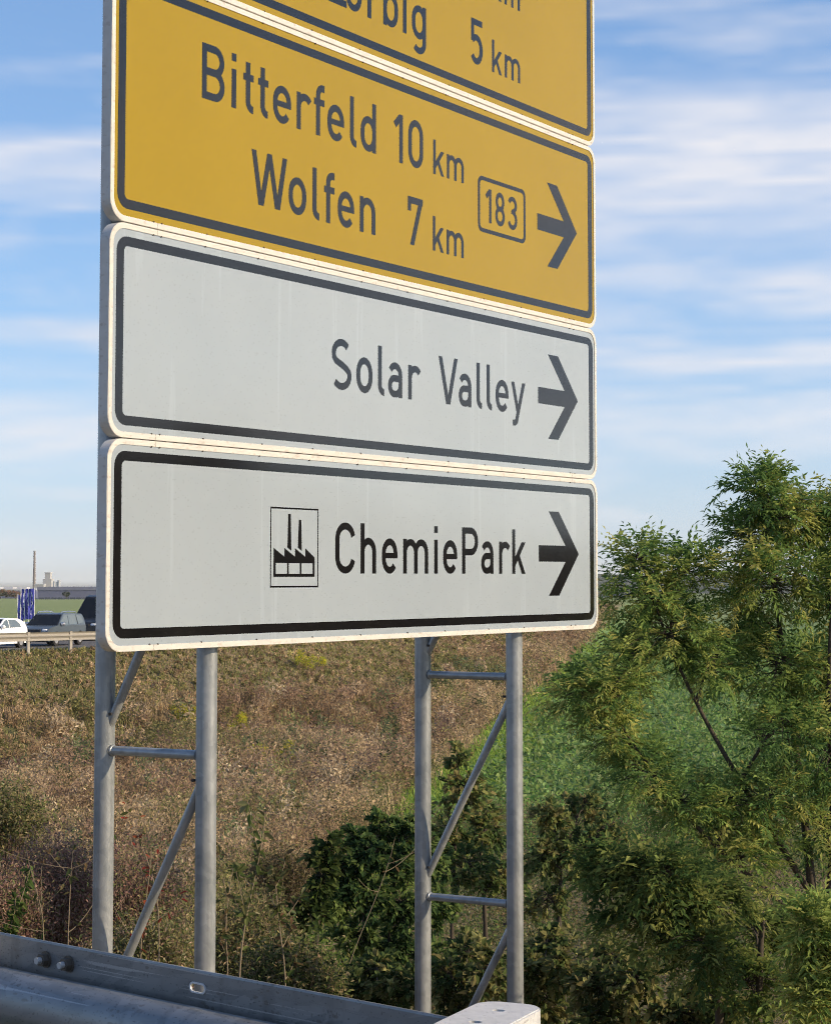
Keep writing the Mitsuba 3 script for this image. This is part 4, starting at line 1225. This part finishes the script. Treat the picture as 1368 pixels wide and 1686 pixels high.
bsdf('dry_stem', base_color=(0.24, 0.165, 0.125), roughness=0.95)
rust = [(0.27, 0.155, 0.125), (0.34, 0.215, 0.165), (0.21, 0.125, 0.10), (0.42, 0.30, 0.22), (0.17, 0.18, 0.08)]
oliv = [(0.22, 0.21, 0.09), (0.14, 0.165, 0.06), (0.30, 0.255, 0.14), (0.10, 0.125, 0.05), (0.38, 0.33, 0.18)]
low_bush('reddish dry bush left of the left post', 61, 95, 1440, 17, 95, 85, 9000, .035, rust)
low_bush('reddish dry bush at the left edge above the guardrail', 62, 10, 1490, 16, 70, 70, 6000, .035, rust + oliv[:2])
low_bush('brownish dry bush seen between the tubes of the left post', 63, 225, 1470, 16, 75, 90, 8000, .035, rust[:3] + oliv[:3])
low_bush('olive dry bush in front of the brown bank right of the left post', 64, 410, 1540, 15, 80, 90, 9000, .038, oliv)
low_bush('dark olive bush low down between left post and dark bush', 65, 480, 1600, 14, 85, 60, 8000, .04, oliv[1:4] + [(0.03, 0.045, 0.018)])
low_bush('straw-coloured dry bush low between the tubes of the left post', 66, 250, 1560, 13.5, 70, 55, 6000, .035, oliv + rust[3:4])
low_bush('greenish bush left of the left post at mid height', 67, 20, 1330, 24, 60, 50, 5000, .05, oliv + [(0.06, 0.09, 0.03)])
low_bush('pale dry bush on the flat before the dark bush', 68, 470, 1430, 24, 60, 40, 5000, .045, [(0.2, 0.165, 0.1), (0.14, 0.12, 0.06), (0.08, 0.085, 0.035)])


# tangled undergrowth between our slope and the field
rng = np.random.default_rng(140)
Xu = rng.uniform(-3.5, 12, 9000)
Yu = 15.5 * (49 / 15.5) ** rng.uniform(0, 1, 9000)
ku = (Xu > -0.03 * Yu + rng.normal(0, .5, 9000)) & (Xu < .24 * Yu) & (RN[0] * Xu + RN[1] * Yu > 11.5)
Xu, Yu = Xu[ku], Yu[ku]
hu = np.clip(.2 + 1.7 * meshkit.fbm(np.stack([Xu / 2.2, Yu / 2.2, 0 * Xu], -1), 3, seed=91), .4, 1.7)
m = 34
i = np.repeat(np.arange(len(Xu)), m)
n = len(i)
u = rng.uniform(.05, 1.05, n) ** .8
a = rng.uniform(0, 2 * PI, n)
rr = hu[i] * (.12 + .25 * np.sin(np.clip(u, 0, 1) * PI)) * np.sqrt(rng.uniform(0, 1, n))
Pw = np.stack([Xu[i] + rr * np.cos(a), Yu[i] + rr * np.sin(a), height(Xu, Yu)[i] + u * hu[i]], -1)
base_u = palette(rng, len(Xu), [(0.10, 0.14, 0.05), (0.16, 0.19, 0.065), (0.22, 0.17, 0.09), (0.13, 0.12, 0.06), (0.30, 0.26, 0.14)], [1.2, 1, .8, .8, .5])
sz = rng.uniform(.03, .085, n)
Vu = leaf_mesh(Pw, rand_dirs(rng, n, .5), rand_dirs(rng, n, .8), sz, sz * .5, np.clip(base_u[i] * (1 + rng.normal(0, .2, (n, 1))), .01, .9))
put_leaves('undergrowth', None, *Vu, 'leaf_thin', kind='stuff', label='tangled green and brown undergrowth below the field')

# ---- what grows on the far bank and in the ditch: nobody could count it
rng = np.random.default_rng(101)


def scatter(n, y0, y1, left, right, power=1.0):
    Y = y0 * (y1 / y0) ** rng.uniform(0, 1, n)
    X = Y * rng.uniform(left, right, n)
    return X, Y


X, Y = scatter(60000, 17, 125, -0.27, 0.125)
Xf, Yf = scatter(12000, 112, 290, 0.0, 0.115)
X, Y = np.r_[X, Xf], np.r_[Y, Yf]
d_c = crest_distance(X, Y)
keep = (X < XB(Y) + rng.normal(0, .35, len(X))) & (d_c < 0.2)
X, Y, d_c = X[keep], Y[keep], d_c[keep]
Zg = height(X, Y)
P0 = np.stack([X, Y, 0 * X], -1)
n1 = meshkit.fbm(P0 / 7.0, 4, seed=3)
n2 = meshkit.fbm(P0 / 2.6 + 9, 3, seed=8)
n3 = meshkit.fbm(P0 / 12.0 + 31, 3, seed=15)
near_top = sstep(-6, -2.2, d_c)
hgt = np.clip(-0.35 + 2.1 * n2, .14, 1.35) * (1 - 0.86 * near_top) * np.where(n3 > .55, 1.15, .9)
wcol = np.stack([(0.32, 0.232, 0.140), (0.38, 0.288, 0.178), (0.285, 0.195, 0.125), (0.45, 0.34, 0.21), (0.195, 0.19, 0.08), (0.27, 0.25, 0.10)])
kind = np.where(n1 > .60, 4, np.where(n1 < .40, 2, np.where(n2 > .56, 3, np.where(n3 > .52, 0, 1))))
kind = np.where((near_top > .6) & (rng.uniform(size=len(X)) < .75), np.where(rng.uniform(size=len(X)) < .55, 5, 3), kind)
kind = np.where(rng.uniform(size=len(X)) < .40, rng.integers(0, 6, len(X)), kind)
tuft = wcol[kind] * (1 + rng.normal(0, .16, (len(X), 1))) * (0.72 + 0.62 * meshkit.fbm(P0 / 1.7 + 70, 3, seed=77))[:, None]
# herbs: sprays of small leaves on a wiry stem
sel = rng.uniform(size=len(X)) < .62
H = np.nonzero(sel)[0]
m = 30
i = np.repeat(H, m)
n = len(i)
u = rng.uniform(.05, 1.05, n)
spread = hgt[i] * (.16 + .20 * np.sin(np.clip(u, 0, 1) * PI))
a = rng.uniform(0, 2 * PI, n)
rr = spread * np.sqrt(rng.uniform(0, 1, n))
lean = np.stack([meshkit.noise(P0[i] / 5) - .35, meshkit.noise(P0[i] / 5 + 50) - .5], -1) * .5
Pw = np.stack([X[i] + rr * np.cos(a) + lean[:, 0] * u * hgt[i], Y[i] + rr * np.sin(a) + lean[:, 1] * u * hgt[i], Zg[i] + u * hgt[i]], -1)
sz = (0.025 + 0.0007 * Y[i]) * rng.uniform(.5, 1.5, n)
V1 = leaf_mesh(Pw, rand_dirs(rng, n, .9), rand_dirs(rng, n, .4), sz * 1.5, sz * .55, np.clip(tuft[i] * (1 + rng.normal(0, .2, (n, 1))), .01, .9))
put_leaves('dry_weeds', None, *V1, 'leaf_dry', kind='stuff', label='brown dry weeds covering the bank')
# taller clumps that stand out of the weeds
Xc, Yc = scatter(1500, 24, 110, -0.27, 0.115)
dc = crest_distance(Xc, Yc)
kk = (Xc < XB(Yc) - .4) & (dc < -5)
Xc, Yc = Xc[kk], Yc[kk]
nc = len(Xc)
hc, wc = rng.uniform(.55, 1.45, nc), rng.uniform(.35, .95, nc)
cc = np.array([(0.34, 0.235, 0.16), (0.22, 0.15, 0.115), (0.46, 0.35, 0.235), (0.17, 0.20, 0.10), (0.54, 0.44, 0.30), (0.30, 0.31, 0.13), (0.11, 0.125, 0.06)])[rng.choice(7, nc, p=[.22, .2, .17, .14, .11, .06, .10])]
m = 150
i = np.repeat(np.arange(nc), m)
n = len(i)
e = rng.normal(0, 1, (n, 3))
e = e / np.linalg.norm(e, axis=1, keepdims=True) * rng.uniform(.15, 1, (n, 1)) ** .5
Pw = np.stack([Xc[i] + e[:, 0] * wc[i] * .6, Yc[i] + e[:, 1] * wc[i] * .6, height(Xc, Yc)[i] + hc[i] * (.5 + .52 * e[:, 2])], -1)
sz = (0.03 + 0.0008 * Yc[i]) * rng.uniform(.5, 1.5, n)
Vc = leaf_mesh(Pw, rand_dirs(rng, n, .9), rand_dirs(rng, n, .4), sz * 1.6, sz * .55, np.clip(cc[i] * (1 + rng.normal(0, .22, (n, 1))), .01, .9))
put_leaves('tall_weeds', None, *Vc, 'leaf_dry', kind='stuff', label='taller brown and grey-green weed clumps on the bank')
# short turf below the far guardrail
Xt, Yt = scatter(26000, 55, 112, -0.27, 0.06)
dt = crest_distance(Xt, Yt)
kk = (dt > -5.0 + rng.normal(0, 1.2, len(Xt))) & (dt < 1.4)
i = np.repeat(np.nonzero(kk)[0], 7)
n = len(i)
Pw = np.stack([Xt[i] + rng.normal(0, .25, n), Yt[i] + rng.normal(0, .25, n), 0 * Xt[i]], -1)
Pw[:, 2] = height(Pw[:, 0], Pw[:, 1]) - .01
tcol = palette(rng, n, [(0.28, 0.25, 0.12), (0.23, 0.235, 0.095), (0.38, 0.30, 0.18), (0.20, 0.21, 0.08)], [1, 1, .8, .6])
Vt = blade_mesh(Pw, unit(np.array([0, 0, 1.0]) + rng.normal(0, .3, (n, 3))), rng.uniform(.10, .26, n), 0.045, rng.uniform(.2, .8, n), tcol, rng)
put_leaves('turf', None, *Vt, 'leaf_dry', kind='stuff', label='short olive turf along the brow under the far guardrail')
G = np.nonzero(~sel)[0]
m = 11
i = np.repeat(G, m)
n = len(i)
Pw = np.stack([X[i] + rng.normal(0, .13, n), Y[i] + rng.normal(0, .13, n), Zg[i] - .02], -1)
gcol = np.clip(tuft[i] * [1.18, 1.2, 1.15] * (1 + rng.normal(0, .16, (n, 1))), .01, .9)
V2 = blade_mesh(Pw, unit(np.array([-.12, 0, 1.0]) + rng.normal(0, .2, (n, 3))), hgt[i] * rng.uniform(.6, 1.2, n), 0.010 + 0.00042 * Y[i], rng.uniform(.1, .6, n), gcol, rng)
put_leaves('dry_grass', None, *V2, 'leaf_dry', kind='stuff', label='tan dry grass between the weeds of the bank')


def on_ground(px, py):
    """where the sight line through a pixel meets the ground"""
    for Yq in np.arange(12, 200, .25):
        q = at(px, py, Yq)
        if q[2] < float(height(q[0], Yq)):
            return q[0], Yq
    return q[0], Yq


for k, (px, py, r, lab) in enumerate([(440, 1275, .52, 'brightest yellow goldenrod clump on the bank right of the left post'), (398, 1222, .36, 'small yellow goldenrod clump above and left of the brightest one'),
                                      (313, 1205, .34, 'yellow-green clump on the bank partly behind the left post'), (515, 1112, .5, 'pale yellow-green clump high on the bank under the board')]):
    gx_, gy_ = on_ground(px, py)
    r2 = np.random.default_rng(200 + k)
    t = thing('goldenrod', lab, 'plant')
    n = 900
    z0 = float(height(gx_, gy_))
    e = r2.normal(0, 1, (n, 3))
    e = e / np.linalg.norm(e, axis=1, keepdims=True) * r2.uniform(.1, 1, (n, 1)) ** .5
    sub = np.stack([r2.normal(0, r * .75, 9), r2.normal(0, r * .6, 9), r2.normal(0, .16, 9)], 1)
    P_ = np.array([gx_, gy_, z0 + .55]) + sub[r2.integers(0, 9, n)] + e * [r * .42, r * .42, .2]
    put_leaves('flowers', t, *leaf_mesh(P_, rand_dirs(r2, n, 1.0), rand_dirs(r2, n), .09, .035, palette(r2, n, [(0.62, 0.56, 0.05), (0.46, 0.46, 0.06), (0.25, 0.28, 0.07)], [1, 1, .5])), kind='stuff')
    ns = 40
    ro = np.stack([gx_ + r2.normal(0, .12, ns), gy_ + r2.normal(0, .12, ns), np.full(ns, z0 - .05)], 1)
    put('stems', mikit.ply(frusta(ro, P_[:ns], .006, .003, 4), 'dry_stem'), t, kind='stuff')

# green strip and crop
X, Y = scatter(26000, 24, 230, -0.09, 0.16)
off = X - XB(Y)
keep = (off > rng.normal(0, .3, len(X))) & (off < 1.6 + 1.3 * rng.uniform(size=len(X)) + 0.008 * Y)
X, Y = X[keep], Y[keep]
i = np.repeat(np.arange(len(X)), 9)
n = len(i)
Pw = np.stack([X[i] + rng.normal(0, .16, n), Y[i] + rng.normal(0, .16, n), 0 * X[i]], -1)
Pw[:, 2] = height(Pw[:, 0], Pw[:, 1]) - .01
V3 = blade_mesh(Pw, unit(np.array([0, 0, 1.0]) + rng.normal(0, .25, (n, 3))), rng.uniform(.16, .34, n), 0.012 + 0.00045 * Y[i], rng.uniform(.2, .8, n), palette(rng, n, [(0.30, 0.42, 0.08), (0.22, 0.35, 0.07), (0.38, 0.46, 0.11)], [1, 1, .7]), rng)
put_leaves('grass', None, *V3, 'leaf_thin', kind='stuff', label='bright green grass strip between bank and field')
X, Y = scatter(90000, 42, 260, -0.10, 0.235)
keep = (X > XB(Y) + 1.7 + rng.normal(0, .4, len(X))) & (Y > 47 + rng.normal(0, 1.5, len(X)))
X, Y = X[keep], Y[keep]
n = len(X)
tall = rng.uniform(.05, .30, n)
Pw = np.stack([X, Y, height(X, Y) + tall], -1)
sz = rng.uniform(.10, .20, n) * (1 + Y / 150)
q = meshkit.fbm(Pw / 6.0, 3, seed=44)[:, None]
ccol = palette(rng, n, [(0.17, 0.27, 0.08), (0.22, 0.32, 0.105), (0.29, 0.38, 0.15)], [1, 1, .6]) * (0.8 + .45 * q)
V4 = leaf_mesh(Pw, rand_dirs(rng, n, .25), rand_dirs(rng, n, 1.6), sz, sz * .55, ccol, broad=True, droop=.2)
put_leaves('crop', None, *V4, 'leaf_thin', kind='stuff', label='leafy green crop in the field')


# ---- trees far off, and the row beyond our road that the boards mirror
def far_tree(label, x, y, h, w, seed, cols, size, n=1500, group=None):
    r2 = np.random.default_rng(seed)
    t = thing('tree', label, 'tree', group)
    z = float(height(x, y))
    put('trunk', mikit.ply(tube([[x, y, z - .3], [x, y, z + h * .35], [x + .02 * h, y, z + h * .7]], [.035 * h, .025 * h, .008 * h], 8), 'bark_dark', smooth=True), t)
    P_ = []
    for k in range(9):
        c = np.array([x, y, z + h * r2.uniform(.38, .82)]) + np.array([r2.normal(0, .22 * w), r2.normal(0, .22 * w), 0])
        e = r2.normal(0, 1, (n // 9, 3))
        e = e / np.linalg.norm(e, axis=1, keepdims=True) * r2.uniform(.3, 1, (n // 9, 1)) ** .4
        P_.append(c + e * np.array([.27 * w, .27 * w, .19 * h]))
    P_ = np.vstack(P_)
    put_leaves('crown', t, *leaf_mesh(P_, rand_dirs(r2, len(P_)), rand_dirs(r2, len(P_), .6), size, size * .7, palette(r2, len(P_), cols, [1] * len(cols))), kind='stuff')


aut = [(0.34, 0.17, 0.12), (0.26, 0.16, 0.11), (0.20, 0.18, 0.10)]
for k, (px, h, cols, lab) in enumerate([(1, 5.0, aut, 'reddish tree at the left edge in front of the pale hall'), (9, 4.2, oliv, 'greenish tree between two reddish ones before the pale hall'), (18, 4.8, aut, 'reddish tree left of the flags before the pale hall'), (26, 4.5, aut, 'reddish tree right behind the first flag')]):
    q = at(px, 985, 930)
    far_tree(lab, q[0], 930, h * .85, 4.2, 300 + k, cols, .7, 700)
q = at(110, 985, 890)
far_tree('small dark tree before the windows of the blue-grey hall', q[0], 890, 3.6, 2.6, 310, [(0.04, 0.055, 0.03)], .5, 500)
rowcol = [(0.03, 0.05, 0.018), (0.055, 0.07, 0.022), (0.09, 0.085, 0.03)]
for k, (az, dist, top) in enumerate([(57, 62, 0.4), (59.5, 60, .9), (62, 58, 1.5), (64.5, 57, 2.0), (67, 55, 2.6), (69.5, 54, 3.7), (72, 52, 4.0), (75, 50, 4.1), (78, 50, 3.6), (82, 48, 3.4)]):
    x_, y_ = 1.2 + dist * math.sin(math.radians(az)), 12.5 + dist * math.cos(math.radians(az))
    far_tree(('first', 'second', 'third', 'fourth', 'fifth', 'sixth', 'seventh', 'eighth', 'ninth', 'tenth')[k] + ' roadside tree, counted from the field, of the row beyond the near road', x_, y_, EYE + top - float(height(x_, y_)) + 1.2, 5.6, 330 + k, rowcol, .36, 4200, group='roadside trees of one row beyond the near road')

put('haze', {'type': 'cube', 'to_world': T().translate([0, 0, -12]).scale([9500, 9500, 62]), 'bsdf': {'type': 'null'}, 'interior': {'type': 'ref', 'id': 'air'}}, kind='stuff')
